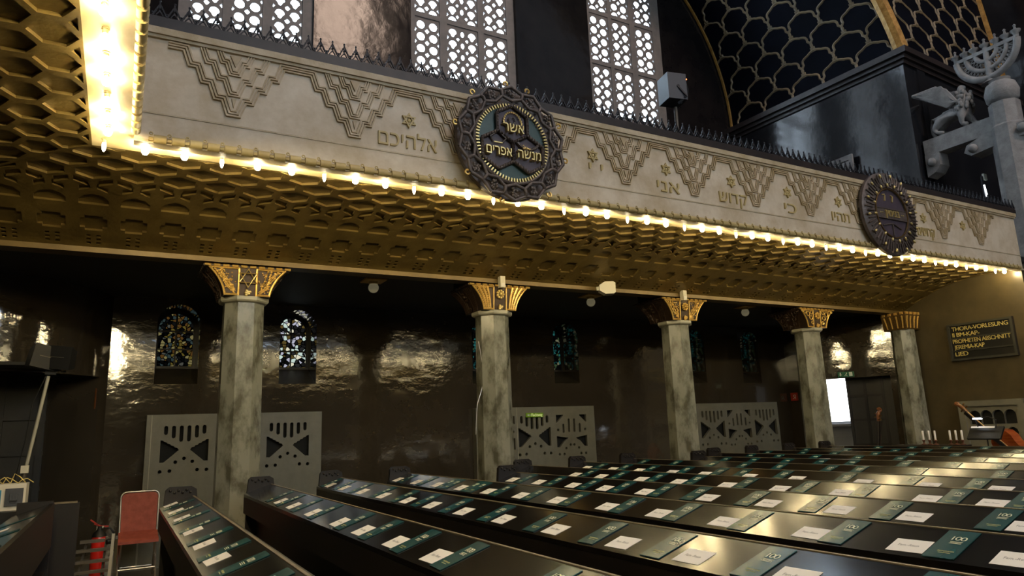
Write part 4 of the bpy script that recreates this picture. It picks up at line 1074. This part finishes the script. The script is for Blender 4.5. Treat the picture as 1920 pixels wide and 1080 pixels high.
cd_m = me('name_card', G().box((-CW / 2, -CH / 2, .0006), (CW / 2, CH / 2, .0016)), PAPER)
fg = text_geo('Fam.-Reun', .026, 1.0, width=.092)
fm_m = me('handwriting', text_solid(fg, lambda a, b, d: (a - .005, b + .002, .0018 + d), .0003), INK)
rnd = random.Random(11)
def mw(o, M): o.matrix_world = M
def put(kind, k, y, i, tot):
    o = bpy.data.objects.new('program_booklet' if kind == 'b' else 'name_card', bk_m if kind == 'b' else cd_m); COL.objects.link(o)
    u = .5 if kind == 'b' else .32
    p = slope(k, u, y, .0012 if kind == 'b' else .0003)
    o.matrix_world = Matrix.Translation(p) @ RX @ Matrix.Rotation(radians(rnd.uniform(-2, 2)), 4, 'Z')
    row = nth(k + 1)
    if kind == 'b':
        tag(o, 'teal program booklet, %s from the column end on the %s book board' % (nth(i + 1), row), 'booklet', 'program booklets on the pews')
        for nm, d in (('emblem', em_m), ('subtitle', sub_m), ('title', pr_m))[:(3 if k < 8 else 1)]:
            c = bpy.data.objects.new(nm, d); COL.objects.link(c); c.parent = o
    else:
        tag(o, 'white name card, %s from the column end on the %s book board' % (nth(i + 1), row), 'card', 'white name cards on the pews')
        if k < 7: c = bpy.data.objects.new('handwriting', fm_m); COL.objects.link(c); c.parent = o
# photo readings along each row: (booklets, cards)
c8 = lambda L: [(x / 3.375, 760 + y / 3.375) for x, y in L]
c1 = lambda L: [(400 + x / 3.84, 800 + y / 3.84) for x, y in L]
c2 = lambda L: [(800 + x / 3.84, 800 + y / 3.84) for x, y in L]
ROWS = [
 (c8([(1135, 580), (1170, 622), (1212, 668), (1262, 722), (1330, 790), (1418, 872), (1515, 960), (1640, 1080)]), c8([(1043, 622), (1077, 662), (1112, 707), (1157, 765), (1212, 842), (1290, 940), (1365, 1025)])),
 (c1([(475, 505), (555, 537), (670, 572), (805, 622), (1015, 697), (1205, 762), (1455, 850), (1775, 960)]) + [(1022, 1085)], c1([(488, 540), (580, 577), (725, 630), (915, 705), (1080, 765), (1320, 855), (1635, 985)])),
 (c1([(850, 385), (945, 425), (1060, 447), (1220, 478), (1375, 520), (1530, 548), (1745, 602)]) + c2([(500, 640), (850, 705), (1270, 780), (1745, 865)]) + [(1430, 1043), (1738, 1082)], c1([(838, 420), (945, 447), (1075, 475), (1225, 510), (1400, 547), (1575, 585), (1805, 635)]) + c2([(555, 690), (930, 765), (1415, 855)]) + [(1301, 1047), (1490, 1078)]),
 (c1([(1400, 375), (1540, 395), (1690, 415), (1870, 440)]) + c2([(150, 415), (330, 440), (545, 470), (780, 492), (1060, 530), (1440, 580), (1835, 620)]) + [(1407, 974), (1583, 994), (1783, 1013)], c1([(1330, 395), (1465, 415), (1615, 430), (1790, 455)]) + c2([(250, 455), (445, 480), (690, 510), (940, 545), (1300, 590), (1680, 640)]) + [(1358, 981), (1529, 1000), (1718, 1019), (1907, 1038)]),
 (c2([(715, 375), (925, 400), (1170, 420), (1405, 435), (1690, 460)]) + [(1305, 926), (1410, 933), (1532, 943), (1670, 953), (1871, 966)], c2([(620, 398), (810, 418), (1055, 440), (1285, 463), (1575, 492)]) + [(1328, 939), (1441, 947), (1574, 957), (1714, 968), (1910, 981)]),
 (c2([(1160, 335), (1380, 345), (1650, 360)]) + [(1301, 898), (1396, 905), (1507, 909), (1618, 914), (1788, 920), (1917, 927)], c2([(1070, 350), (1255, 362), (1545, 382)]) + [(1272, 904), (1363, 911), (1462, 917), (1580, 923), (1737, 931), (1884, 937)]),
 (c2([(1240, 275), (1415, 285), (1605, 295), (1850, 305)]) + [(1345, 883), (1388, 885), (1464, 885), (1580, 889), (1703, 893), (1827, 895)], c2([(1150, 292), (1335, 303), (1530, 314)]) + [(1260, 884), (1321, 887), (1402, 891), (1492, 894), (1616, 898), (1740, 902), (1873, 905)]),
 ([(1202, 863), (1262, 865), (1330, 867), (1389, 869), (1456, 870), (1550, 872), (1605, 874), (1715, 876), (1872, 876)], []),
 ([(1355, 857), (1408, 859), (1470, 860), (1533, 861), (1591, 862), (1689, 862), (1780, 862), (1866, 862)], []),
 ([(1402, 849), (1454, 850), (1523, 851), (1602, 851), (1681, 851), (1829, 851)], [(1541, 852), (1707, 852), (1899, 852)]),
 ([(1434, 843), (1500, 843), (1559, 843), (1635, 843), (1702, 843), (1785, 841), (1878, 841)], [(1611, 846), (1765, 845), (1858, 845)]),
 ([(1506, 837), (1580, 837), (1672, 835), (1731, 834), (1811, 834), (1899, 832)], [(1655, 838), (1847, 837)]),
 ([(1640, 830), (1703, 829), (1767, 828), (1840, 828)], [(1740, 830)]),
]
for k, (bs, cs) in enumerate(ROWS):
    for kind, L, u in (('b', bs, .5), ('c', cs, .32)):
        ys = sorted([at(x, y, X=X0 + SP * k + DD * u).y for x, y in L], reverse=True)
        ys = [min(y, YEND[k] - .09) for y in ys]
        for i in range(1, len(ys)): ys[i] = min(ys[i], ys[i - 1] - (.145 if kind == 'b' else .175))
        if kind == 'b': bys = ys
        else:
            for i, y in enumerate(ys):
                for b_ in bys:
                    if abs(y - b_) < .156: ys[i] = b_ + (.156 if y > b_ else -.156)
        for i in range(1, len(ys)): ys[i] = min(ys[i], ys[i - 1] - (.145 if kind == 'b' else .175))
        if kind == 'c': ys = [y for y in ys if all(abs(y - q) > .15 for q in bys)]
        for i, y in enumerate(ys): put(kind, k, y, i, len(ys))
# leaflets on the leftmost board
for i, (y, kind) in enumerate(((6.6, 'b'), (6.1, 'c'), (5.6, 'b'), (5.1, 'c'), (4.75, 'b'))):
    o = bpy.data.objects.new('program_booklet' if kind == 'b' else 'name_card', bk_m if kind == 'b' else cd_m); COL.objects.link(o)
    o.matrix_world = Matrix.Translation(slope(0, .5 if kind == 'b' else .36, y, .001) + Vector((XL - X0, 0, 0))) @ RX
    tag(o, '%s, %s from the far end on the leftmost dark pew' % ('teal booklet' if kind == 'b' else 'white card', nth(i + 1)), 'booklet' if kind == 'b' else 'card', 'papers on the leftmost pew')

# ---------------------------------------------------------------- red chair, extinguisher, trolley
t = thing('folding_chair', 'red upholstered chair with pale metal frame by the pierced screen', 'chair', (.275, 9.72, 0))
def rr(w, h, r, n=6): return arc(w / 2 - r, h - r, r, 0, pi / 2, n) + arc(-w / 2 + r, h - r, r, pi / 2, pi, n)
bkr = [(-.185, .0), (.185, .0)] + rr(.385, .44, .055)
g = G().prism(bkr, lambda a, b, d: (a, .055 + b * .10 + d, .515 + b), .035)
ob('backrest', g, RED, t, 40)
g = G(); g.tube([(-.197, .05, .46)] + [(a, .065 + b * .10, .515 + b) for a, b in [(-x, z) for x, z in rr(.405, .455, .06)]] + [(.197, .05, .46)], .0125, 8); ob('back_frame', g, CHROME, t, 50)
g = G(); vs = []
for y, z in ((.08, .535), (.0, .50), (-.12, .475), (-.30, .47), (-.335, .455), (-.335, .425), (.08, .43)): vs += [(-.205, y, z), (.205, y, z)]
n_ = len(vs) // 2
g.add(vs, [(2 * i, 2 * i + 1, 2 * ((i + 1) % n_) + 1, 2 * ((i + 1) % n_)) for i in range(n_)] + [tuple(2 * i for i in range(n_)), tuple(2 * i + 1 for i in reversed(range(n_)))])
ob('seat', g, RED, t, 30)
for sx in (-1, 1):
    ob('leg', G().tube([(sx * .19, .09, .43), (sx * .195, -.28, .0)], .011, 8), CHROME, t); ob('leg', G().tube([(sx * .17, -.22, .43), (sx * .18, .17, .0)], .011, 8), CHROME, t)
ob('stretcher', G().tube([(-.19, -.17, .13), (.19, -.17, .13)], .009, 8), CHROME, t); ob('stretcher', G().tube([(-.175, .07, .12), (.175, .07, .12)], .009, 8), CHROME, t)
t = thing('floor_box', 'beige box-like riser standing under the red chair', 'box', (.29, 10.25, 0)); ob('body', G().box((-.25, 0, 0), (.25, .35, .40)), SCREEN, t); ob('groove', G().box((-.01, -.004, .01), (.01, 0, .39)), COLLAR, t)

t = thing('fire_extinguisher', 'red fire extinguisher with black head beside the red chair', 'extinguisher', (-.125, 9.9, .031))
ob('cylinder', G().lathe([(.055, 0), (.075, .015), (.078, .06), (.078, .42), (.07, .47), (.04, .505), (.03, .515)], 20), EXTRED, t, 40)
ob('collar', G().lathe([(.082, .455), (.06, .50), (.035, .52), (.02, .55), (.02, .57)], 16), BLACKP, t, 40)
ob('handle', G().bar((-.01, 0, .57), (.09, 0, .56), .018, .02).bar((-.02, 0, .585), (-.10, 0, .65), .014, .018).bar((.0, 0, .575), (-.06, 0, .60), .014, .018), REDSIGN, t)
ob('hose', G().tube([(.03, 0, .55), (.11, -.01, .54), (.16, -.01, .46), (.15, -.01, .32), (.12, -.02, .22)], .011, 8), BLACKP, t, 50)
ob('gauge', G().ball((.03, -.015, .555), .018, 8, 6), CHROME, t, 60)
ob('base_ring', G().lathe([(.082, -.03), (.082, .02), (.075, .02)], 16), BLACKP, t, 40)
t = thing('step_ladder', 'low folded metal step ladder standing in front of the extinguisher', 'ladder', (at(165, 1050, Y=8.75).x, 8.75, 0))
lx, ly = at(165, 1050, Y=8.75).x, 8.75
for i, (xa, xb, y) in enumerate(((150, 196, 1017), (130, 206, 1036), (120, 206, 1058), (126, 206, 1077))):
    p, q = at(xa, y, Y=8.75), at(xb, y, Y=8.75)
    ob('step', G().box((p.x - lx, -.04, p.z - .014), (q.x - lx, .03, p.z + .014)), STEEL, t)
p, q = at(213, 1000, Y=8.72), at(204, 1080, Y=8.72); pq = q - p
ob('rail', G().bar((p.x - lx, -.05, p.z), (p.x - lx + pq.x * p.z / -pq.z, -.05, 0), .028, .02), POLE, t)
p = at(163, 1015, Y=8.78); ob('rail', G().bar((p.x - lx, .04, p.z), (p.x - lx - .10, .04, 0), .022, .02), STEEL, t)
p = at(200, 1012, Y=8.78); ob('rail', G().bar((p.x - lx, .04, p.z + .03), (p.x - lx - .04, .04, 0), .022, .02), STEEL, t)
p = at(204, 1015, Y=8.78); ob('hinge', G().tube([(p.x - lx - .02, .0, p.z), (p.x - lx + .03, .02, p.z)], .026, 8), BLACKP, t)

t = thing('carved_end_board', 'dark wooden end board with pale top edge beyond the leftmost pew', 'board', (-.52, 8.5, 0))
ob('panel', G().box((-.18, 0, 0), (.22, .05, .98)), PEW, t); ob('top_edge', G().box((-.19, -.01, .98), (.20, .06, .995)), EDGE, t)

# ---------------------------------------------------------------- loudspeaker on stand, and equipment at the left edge
p = at(98, 672, Y=9.4); t = thing('loudspeaker', 'pair of black wedge loudspeakers on top of the pale pole at left', 'loudspeaker', p)
for s, (cx, rz) in enumerate(((-.10, .5), (.09, -.35))):
    g = G(); g.add([(x * w, y, z * h) for y, w, h in ((-.13, .15, .13), (.14, .09, .10)) for x, z in ((-1, -1), (1, -1), (1, 1), (-1, 1))], [(3, 2, 1, 0), (4, 5, 6, 7), (0, 1, 5, 4), (1, 2, 6, 5), (2, 3, 7, 6), (3, 0, 4, 7)])
    R = Matrix.Rotation(rz, 3, 'Z') @ Matrix.Rotation(.2 - .1 * s, 3, 'Y'); g.tf(lambda q: R @ q + Vector((cx, 0, 0)))
    c = ob('cabinet', g, BLACKP, t); gg = G().box((-.08, -.137, .0), (.08, -.131, .006)); gg.tf(lambda q: R @ q + Vector((cx, 0, 0))); ob('trim_strip', gg, STEEL, c)
ob('bracket', G().box((-.05, -.04, -.185), (.05, .04, -.12)), BLACKP, t); ob('lamp', G().box((.10, -.06, -.165), (.15, -.02, -.14)), BLACKP, t)
pz = p.z - .20; q = at(40, 930, Y=9.4) - p
t = thing('speaker_stand', 'tall pale metal pole stand carrying the black loudspeakers at left', 'stand', (p.x + q.x * 1.7, p.y, 0))
bx = -q.x * 1.7 - .02; tilt = lambda z: (bx * (z - .3) / (pz - .3), 0, z)
ob('pole', G().tube([tilt(.9), tilt(pz)], .018, 10), POLE, t, 50); ob('sleeve', G().tube([tilt(.25), tilt(1.35)], .024, 10), STEEL, t, 50)
cz_ = tilt(1.30); ob('clamp', G().box((cz_[0] - .04, -.04, 1.27), (cz_[0] + .03, .03, 1.35)), WHITEP, t)
for a in (0.4, 2.5, 4.6): ob('leg', G().tube([tilt(.35), (.4 * cos(a), .4 * sin(a), .012)], .012, 8), STEEL, t)
ob('cable', G().tube([(bx - .02, -.03, pz), (bx - .12, -.05, pz - .3), (bx * .8 - .1, -.05, pz - .7), (bx * .5 - .1, -.04, 1.1), (bx * .4 - .06, -.03, .8)], .006, 6), BLACKP, t, 50)

t = thing('equipment_rack', 'dark equipment table at the left edge carrying a lit control box', 'table', (at(-10, 958, Y=8.3).x - .14, 8.26, 0)); TT = at(-10, 958, Y=8.3).z - .001
ob('tabletop', G().box((-.35, -.25, TT - .04), (.40, .25, TT)), BLACKP, t)
for sx in (-.32, .32):
    for sy in (-.22, .22): ob('leg', G().box((sx - .02, sy - .02, 0), (sx + .02, sy + .02, TT - .04)), STEEL, t)
ob('shelf', G().box((-.3, -.2, .4), (.3, .2, .42)), BLACKP, t)
t = thing('control_box', 'cream control box with blue front and loose cables on the dark table', 'electronics', (at(-10, 958, Y=8.3).x, 8.3, at(-10, 958, Y=8.3).z))
ob('housing', G().box((-.24, -.12, 0), (.24, .12, .24)), WHITEP, t); ob('front_plate', G().box((-.23, -.126, .02), (.05, -.12, .19)), mat('blue_plate', (.03, .22, .36), .4), t)
ob('socket_plate', G().box((.08, -.13, .04), (.22, -.12, .2)).box((.12, -.15, .09), (.18, -.13, .15)), GREYP, t)
g = G()
for i in range(7): x = -.2 + i * .06; g.tube([(x, 0, .24), (x + .03, -.02, .27 + .03 * (i % 3)), (x + .07, .0, .28 + .02 * (i % 2)), (x + .12, .02, .24)], .004, 5)
ob('cable', g, YELLOW, t, 50)

# ---------------------------------------------------------------- stage side: candles, instruments, music stand
t = thing('low_stage_table', 'dark table behind the last pew carrying white candles', 'table', (12.75, 7.7, 0))
TZ = H - .56
ob('tabletop', G().box((-.12, -.75, TZ - .03), (.12, .5, TZ)), PEW, t); ob('apron', G().box((-.10, -.73, 0.01), (.10, .48, TZ - .03)), PEW, t)
for i, (x, y) in enumerate(((1729, 806), (1740, 805), (1751, 804), (1779, 803), (1790, 802), (1801, 801))):
    q = at(x, y, X=12.75)
    t = thing('candle', '%s white candle from the left in a small brown stick, behind the last pew' % nth(i + 1), 'candle', (12.75, q.y, TZ + .0005), 0, 'candles behind the last pew')
    ob('candlestick', G().lathe([(.045, 0), (.045, .01), (.015, .02), (.012, .05), (.022, .065), (.03, .075), (.02, .085)], 12), CANDWOOD, t, 50)
    ob('wax', G().lathe([(.017, .08), (.017, .240), (.012, .247)], 10), WAX, t, 50)
    ob('wick', G().tube([(0, 0, .245), (.002, 0, .258)], .002, 5), BLACKP, t)
def double_bass(base, head, side, label, bodylen, wid):
    """bass built along base -> head (scroll end); side = direction across the belly"""
    base, head = Vector(base), Vector(head); ax = (head - base); L = ax.length; ax.normalize(); sd = Vector(side); sd = (sd - ax * sd.dot(ax)).normalized(); nr = ax.cross(sd)
    R = Matrix((sd, nr, ax)).transposed()
    T4 = lambda p: base + R @ Vector(p)
    t = thing('double_bass', label, 'double bass', base)
    f = lambda g: g.tf(lambda p: R @ p)
    half = []
    for u, w in ((0, .35), (.03, .72), (.10, .95), (.20, 1.0), (.32, .9), (.44, .66), (.52, .60), (.60, .64), (.72, .78), (.84, .76), (.93, .56), (1.0, .16)): half.append((w * wid / 2, u * bodylen))
    outl = half + [(-x, z) for x, z in reversed(half)]
    ob('body', f(G().plate(outl, [], lambda a, b, d: (a, -.09 + d, b), .18)), VARNISH, t, 30)
    nk0 = bodylen * .93
    ob('neck', f(G().tube([(0, -.12, bodylen * .55), (0, -.115, nk0), (0, -.09, L - .20)], [.035, .028, .022], 8)), NECKWD if wid > .5 else PEW, t, 50)
    ob('fingerboard', f(G().box((-.03, -.155, bodylen * .55), (.03, -.13, L - .22))), PEW, t)
    ob('pegbox', f(G().tube([(0, -.09, L - .22), (0, -.07, L - .08), (0, -.10, L - .01)], [.03, .04, .028], 8)), SCROLLWD, t, 50)
    ob('scroll', f(G().tube([(0, -.10 + .045 * cos(a) * (1 - a / 12), L + .045 * sin(a) * (1 - a / 12)) for a in [q * .6 for q in range(14)]], .022, 7)), SCROLLWD, t, 50)
    for k in range(4):
        s = 1 if k % 2 else -1; ob('tuning_peg', f(G().tube([(0, -.07, L - .18 + .035 * k), (s * .085, -.07, L - .18 + .035 * k)], [.008, .016], 6)), GOLDDK, t)
    ob('bridge', f(G().box((-.07, -.17, bodylen * .40), (.07, -.09, bodylen * .415))), NECKWD, t)
    g = G()
    for k in range(4): x = (-1.5 + k) * .016; g.tube([(x * 2, -.10, bodylen * .12), (x * 2, -.172, bodylen * .41), (x, -.12, L - .15)], .003, 4)
    ob('string', f(g), STEEL, t)
    ob('end_pin', f(G().tube([(0, 0, -.10), (0, 0, 0.01)], .008, 6)), CHROME, t)
    return t
b0, b1 = at(1912, 836, X=13.6), at(1803, 757, X=13.75)
dirn = (b1 - b0); double_bass(b0 + Vector((0, .02, -.17)) - dirn * .35, b1, (0, .35, 1), 'orange double bass lying on its side, neck rising before the pierced parapet', .95, .56)
b1 = at(1641, 768, X=13.2); b0 = Vector((13.05, b1.y + .22, .12)); double_bass(b0, b1, (.25, 1, 0), 'brown double bass standing upright before the open door', .84, .46)
q = at(1848, 812, X=13.0); t = thing('music_stand', 'black music stand with a small clip-on lamp beside the orange double bass', 'music stand', (q.x, q.y, 0))
ob('desk', G().obox((0, 0, q.z), (.0, .27, .0), (.09, 0, .10), (-.012, 0, .011)), BLACKP, t); ob('pole', G().tube([(0.02, 0, .3), (0.02, 0, q.z - .05)], .012, 8), IRON, t)
for a in (0, 2.1, 4.2): ob('leg', G().tube([(.02, 0, .36), (.02 + .3 * cos(a), .3 * sin(a), .01)], .009, 6), IRON, t)
ob('sheet', G().obox((.0, .03, q.z + .10), (0, .19, 0), (.012, 0, .014), (-.003, 0, .003)), PAPER, t)
g = G().tube([(-.0, -.18, q.z + .08), (0, -.2, q.z + .22), (0, -.08, q.z + .28), (0, .04, q.z + .25)], .007, 6).tube([(0, .1, q.z + .08), (0, .13, q.z + .2), (0, .12, q.z + .27)], .007, 6); ob('gooseneck', g, IRON, t, 50)
ob('lamp_head', G().box((-.03, .03, q.z + .235), (.03, .16, q.z + .26)), LEDW, t)

# ---------------------------------------------------------------- things up in the gallery
p = at(1262, 170, Y=8.6); t = thing('stage_monitor_box', 'blue grey loudspeaker box on a pole above the gallery rail', 'loudspeaker', p, radians(-12))
ob('cabinet', G().box((-.20, -.18, -.24), (.17, .18, .25)), GREYP, t); ob('yoke', G().bar((.0, -.19, -.02), (.14, -.2, -.18), .03, .02).bar((.14, -.2, -.18), (.02, -.1, -.29), .04, .03).lathe([(.03, -.19), (.03, -.15)], 10, (-.0, 0, 0), (0, 1, 0)), IRON, t)
ob('led', G().ball((.19, -.16, .16), .010, 6, 5), LEDR, t); ob('cable', G().tube([(.18, -.15, .1), (.23, -.12, .0), (.22, -.1, -.15), (.08, -.08, -.28)], .008, 6), BLACKP, t, 50)
q = G().tube([(0, 0, ZU + .11), (0, 0, p.z - .32)], .035, 10); t = thing('speaker_pole', 'short grey pole holding the blue grey box above the gallery rail', 'pole', (p.x + .02, p.y, 0)); ob('tube', q, STEEL, t, 50); ob('foot', G().lathe([(.2, ZU + .10), (.2, ZU + .115), (.03, ZU + .13)], 14), STEEL, t, 40)
g = G(); A = at(1553, 312, X=16.0); B = at(1606, 287, X=16.0); zb = ZU + .1; hs = []
yy0, yy1 = min(A.y, B.y), max(A.y, B.y); ztop = max(A.z, B.z) - .05
t = thing('gallery_grille', 'pale pierced stone grille behind the gallery rail at the pier', 'grille', (15.78, 0, 0))
hs = [disc(yy0 + (yy1 - yy0) * .5, ztop - .42, .10, 10), disc(yy0 + (yy1 - yy0) * .25, ztop - .5, .05, 8), rect(yy0 + .1, ztop - .16, yy1 - .1, ztop - .13)]
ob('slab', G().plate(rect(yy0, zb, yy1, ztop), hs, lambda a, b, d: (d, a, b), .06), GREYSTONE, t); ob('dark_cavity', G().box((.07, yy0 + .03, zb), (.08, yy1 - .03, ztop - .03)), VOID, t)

# bracket column with menorah, and the griffin on its arm: everything in the plane X = 16.45
XM = 16.45; mp = lambda x, y, dx=0.0: at(x, y, X=XM) + Vector((dx, 0, 0))
cc = mp(1884, 205); c0 = Vector((XM, cc.y, 0))
ztop = mp(1880, 195).z; zarm1 = mp(1860, 232).z; 
t = thing('menorah_column', 'grey stone pillar with side arm beneath the menorah at upper right', 'pillar', (XM, cc.y, 0))
rC = .34
ob('shaft', G().lathe([(rC, ZU - 2.0), (rC, ztop - .55), (rC * .86, ztop - .5), (rC * .86, ztop)], 8, (0, 0, 0), None, pi / 8), GREYSTONE, t, 20)
ob('knop', G().lathe([(rC * .7, ztop), (rC * .9, ztop + .08), (rC * .98, ztop + .26), (rC * .82, ztop + .44), (rC * .55, ztop + .5), (rC * .62, ztop + .56)], 20), GREYSTONE, t, 50)
al, ar = mp(1738, 268), mp(1856, 228); bl = mp(1742, 296)
hgt = max(.28, al.z - bl.z)
ob('arm', G().box((-.17, 0, al.z - hgt), (.17, al.y - cc.y, al.z)), GREYSTONE, t)
pc = mp(1847, 272); g = G()
z0 = al.z - hgt
g.prism([(-.45, z0 + .02), (rC * 1.3, z0 + .02), (rC * 1.3 + .35, z0 - .10), (rC * 1.3 + .42, z0 - .25), (rC * 1.3 + .28, z0 - .36), (.0, z0 - .28), (-.45, z0 - .28)], lambda a, b, d: (-.20 + d, a, b), .40)
ob('corbel', g, GREYSTONE, t, 20)
g = G()
for a, b in ((rC * 1.3 + .22, z0 - .21), (-.35, z0 - .12), (al.y - cc.y - .15, z0 - .20)): g.ball((-.21, a, b), .10, 12, 8)
ob('boss', g, GREYSTONE, t, 60)
w = al.y - cc.y; ob('wall_bracket', G().prism([(w - .32, z0 + .01), (w, z0 + .01), (w, z0 - .52), (w - .2, z0 - .45), (w - .32, z0 - .3)], lambda a, b, d: (-.19 + d, a, b), .38), GREYSTONE, t)

mz = ztop + .56
L, Rr, Bt = mp(1795, 122), mp(1908, 76), mp(1848, 187)
Rm = (L - Rr).length / 2; mid = (L + Rr) / 2
t = thing('menorah', 'grey carved seven-armed menorah on top of the stone pillar', 'menorah', (XM, mp(1856, 140).y, mz + .002))
dzc = mid.z - mz; g = G()
Rm = min(Rm, dzc - .02) if dzc > .3 else Rm
cz = Rm + .14
stem = ob('stem', G().lathe([(.20, 0), (.14, .04), (.07, .08), (.06, cz), (.05, cz + .14)], 12), GREYSTONE, t, 50)
for k, f in enumerate((1.0, .68, .36)):
    g = G().tube([(0, Rm * f * cos(a), cz - Rm * f * sin(a)) for a in [pi * i / 28 for i in range(29)]], (.078 if k == 0 else .055), 8)
    ob('arm_ring', g, GREYSTONE, t, 50)
g = G()
for f in (.84, .52):
    n = 20 if f > .6 else 12
    for i in range(n):
        a = pi * (i + .5) / n; r0, r1 = Rm * (f - .12), Rm * (f + .13); da = pi / n * .62
        g.tube([(0, r0 * cos(a - da), cz - r0 * sin(a - da)), (0, r1 * cos(a), cz - r1 * sin(a)), (0, r0 * cos(a + da), cz - r0 * sin(a + da))], .022, 5)
ob('openwork', g, GREYSTONE, t, 50)
ob('crossbar', G().box((-.05, -Rm, cz - .03), (.05, Rm, cz + .05)), GREYSTONE, t)
for f in (-1, -.68, -.36, 0, .36, .68, 1):
    ob('cup', G().lathe([(.05, cz + .02), (.055, cz + .10), (.10, cz + .14), (.105, cz + .17), (.03, cz + .18), (.02, cz + .27), (.035, cz + .29), (.005, cz + .32)], 12, (0, Rm * f, 0)), GREYSTONE, t, 50)

# griffin: one skinned body, two wings
def skin(name, chain, parent, m):
    """chain: list of (point, radius, parent index)"""
    d = bpy.data.meshes.new(name); d.from_pydata([tuple(p) for p, r, q in chain], [(q, i) for i, (p, r, q) in enumerate(chain) if q is not None], [])
    o = bpy.data.objects.new(name, d); COL.objects.link(o); o.parent = parent
    sk = o.modifiers.new('skin', 'SKIN'); sk.use_smooth_shade = True
    for i, (p, r, q) in enumerate(chain):
        d.skin_vertices[0].data[i].radius = (r, r); d.skin_vertices[0].data[i].use_root = (q is None)
    ss = o.modifiers.new('sub', 'SUBSURF'); ss.levels = 2; ss.render_levels = 2
    d.materials.append(m); return o
foot = al.z
gp0 = mp(1790, 250); t = thing('griffin_statue', 'grey stone winged lion standing on the arm beneath the menorah', 'statue', (XM, gp0.y, foot + .005))
o0 = Vector((XM, gp0.y, foot + .005)); t.location.y -= .06
P = lambda x, y, dx=0.0: mp(x, y, dx) - o0
hf = P(1820, 226); hh = P(1752, 258)
def foot_pt(x, dx): q = P(x, 235, dx); return Vector((q.x, q.y, .035))
hip, belly, chest, neck, head, beak = P(1757, 226), P(1779, 220), P(1802, 206), P(1801, 183), P(1797, 165), P(1806, 166)
ch = [(belly, .15, None), (chest, .20, 0), (neck, .15, 1), (head, .12, 2), (beak, .05, 3), (hip, .16, 0)]
for s in (-1, 1):
    b = len(ch); fx = foot_pt(1812 + 7 * s, .12 * s); ch += [(chest + Vector((.11 * s, 0, -.15)), .10, 1), ((chest + fx) / 2 + Vector((.1 * s, 0, -.03)), .065, b), (fx + Vector((0, 0, .06)), .05, b + 1), (fx + Vector((0, -.12, 0)), .055, b + 2)]
    b = len(ch); hx = foot_pt(1762 + 4 * s, .13 * s); ch += [(hip + Vector((.11 * s, -.06, -.10)), .12, 5), (hip + Vector((.12 * s, .10, -.26)), .07, b), (hx + Vector((0, .03, .05)), .045, b + 1), (hx + Vector((0, -.13, 0)), .05, b + 2)]
b = len(ch); ch += [(hip + Vector((0, .13, .02)), .05, 5), (hip + Vector((0, .20, -.12)), .035, b), (hip + Vector((0, .20, -.30)), .035, b + 1), (hip + Vector((0, .12, -.42)), .045, b + 2)]
body = skin('body', ch, t, GREYSTONE)
rnd = random.Random(4); g = G()
for i in range(60):
    f = rnd.random(); a = rnd.uniform(0, 2 * pi); c = chest.lerp(neck, f * 1.1); r = .19 - .05 * f; g.ball(c + Vector((r * cos(a), r * sin(a), rnd.uniform(-.08, .08))), .045, 6, 5, (1, 1, 1.4))
ob('mane', g, GREYSTONE, t, 60)
for s in (-1, 1):
    root, tip = P(1796, 196, .16 * s), P(1722, 189, .34 * s); top = P(1772, 168, .28 * s); low = P(1780, 208, .18 * s)
    g = G(); n = 9; lead = []; trail = []
    for i in range(n + 1):
        f = i / n; a = root.lerp(top, min(1, f * 2.2)) if f < .45 else top.lerp(tip, (f - .45) / .55)
        bq = root.lerp(low, min(1, f * 3)) if f < .33 else low.lerp(tip, (f - .33) / .67); lead.append(a); trail.append(bq)
    vs = []
    for a, bq in zip(lead, trail):
        for k in range(5): p_ = a.lerp(bq, k / 4); vs += [p_ + Vector((.035 + .015 * (k % 2), 0, 0)), p_ - Vector((.035 + .015 * (k % 2), 0, 0))]
    fs = []
    for i in range(n):
        for k in range(4):
            q = 10 * i + 2 * k; fs += [(q, q + 2, q + 12, q + 10), (q + 1, q + 11, q + 13, q + 3)]
        q = 10 * i; fs += [(q, q + 10, q + 11, q + 1), (q + 8, q + 9, q + 19, q + 18)]
    fs += [tuple([2 * k for k in range(5)] + [2 * k + 1 for k in reversed(range(5))])]
    w = ob('wing', g.add(vs, fs), GREYSTONE, t, 30)
    g = G()
    for k in range(7): f = (k + .5) / 7; g.tube([lead[2].lerp(trail[2], f), lead[5].lerp(trail[5], f), lead[n].lerp(trail[n], f)], .028, 6)
    ob('feather', g.tube([lead[0], lead[3], lead[5], lead[n]], .04, 6), GREYSTONE, w, 50)

p = at(1846, 332, Y=7.7); t = thing('stage_light', 'small lit lamp with a white plate in the dark gap beneath the griffin arm', 'lamp', p)
ob('plate', G().box((-.06, -.02, -.07), (.06, .02, .07)), SIGNWH, t); ob('tube_light', G().tube([(-.10, -.01, -.20), (-.05, -.01, -.46)], .016, 8), LEDW, t); ob('holder', G().box((-.12, .0, -.5), (-.06, .03, .0)).bar((-.1, .015, .0), (0, .015, .0), .03, .02), IRON, t)
t = thing('wall_cable', 'thin pale cable hanging down beside the second column', 'cable', (0, 0, 0))
ob('strand', G().tube([at(x, y, Y=9.2) for x, y in ((897, 640), (901, 662), (905, 690), (907, 715), (901, 738), (895, 757), (893, 790), (892, 815))], .006, 6), CHROME, t, 50)
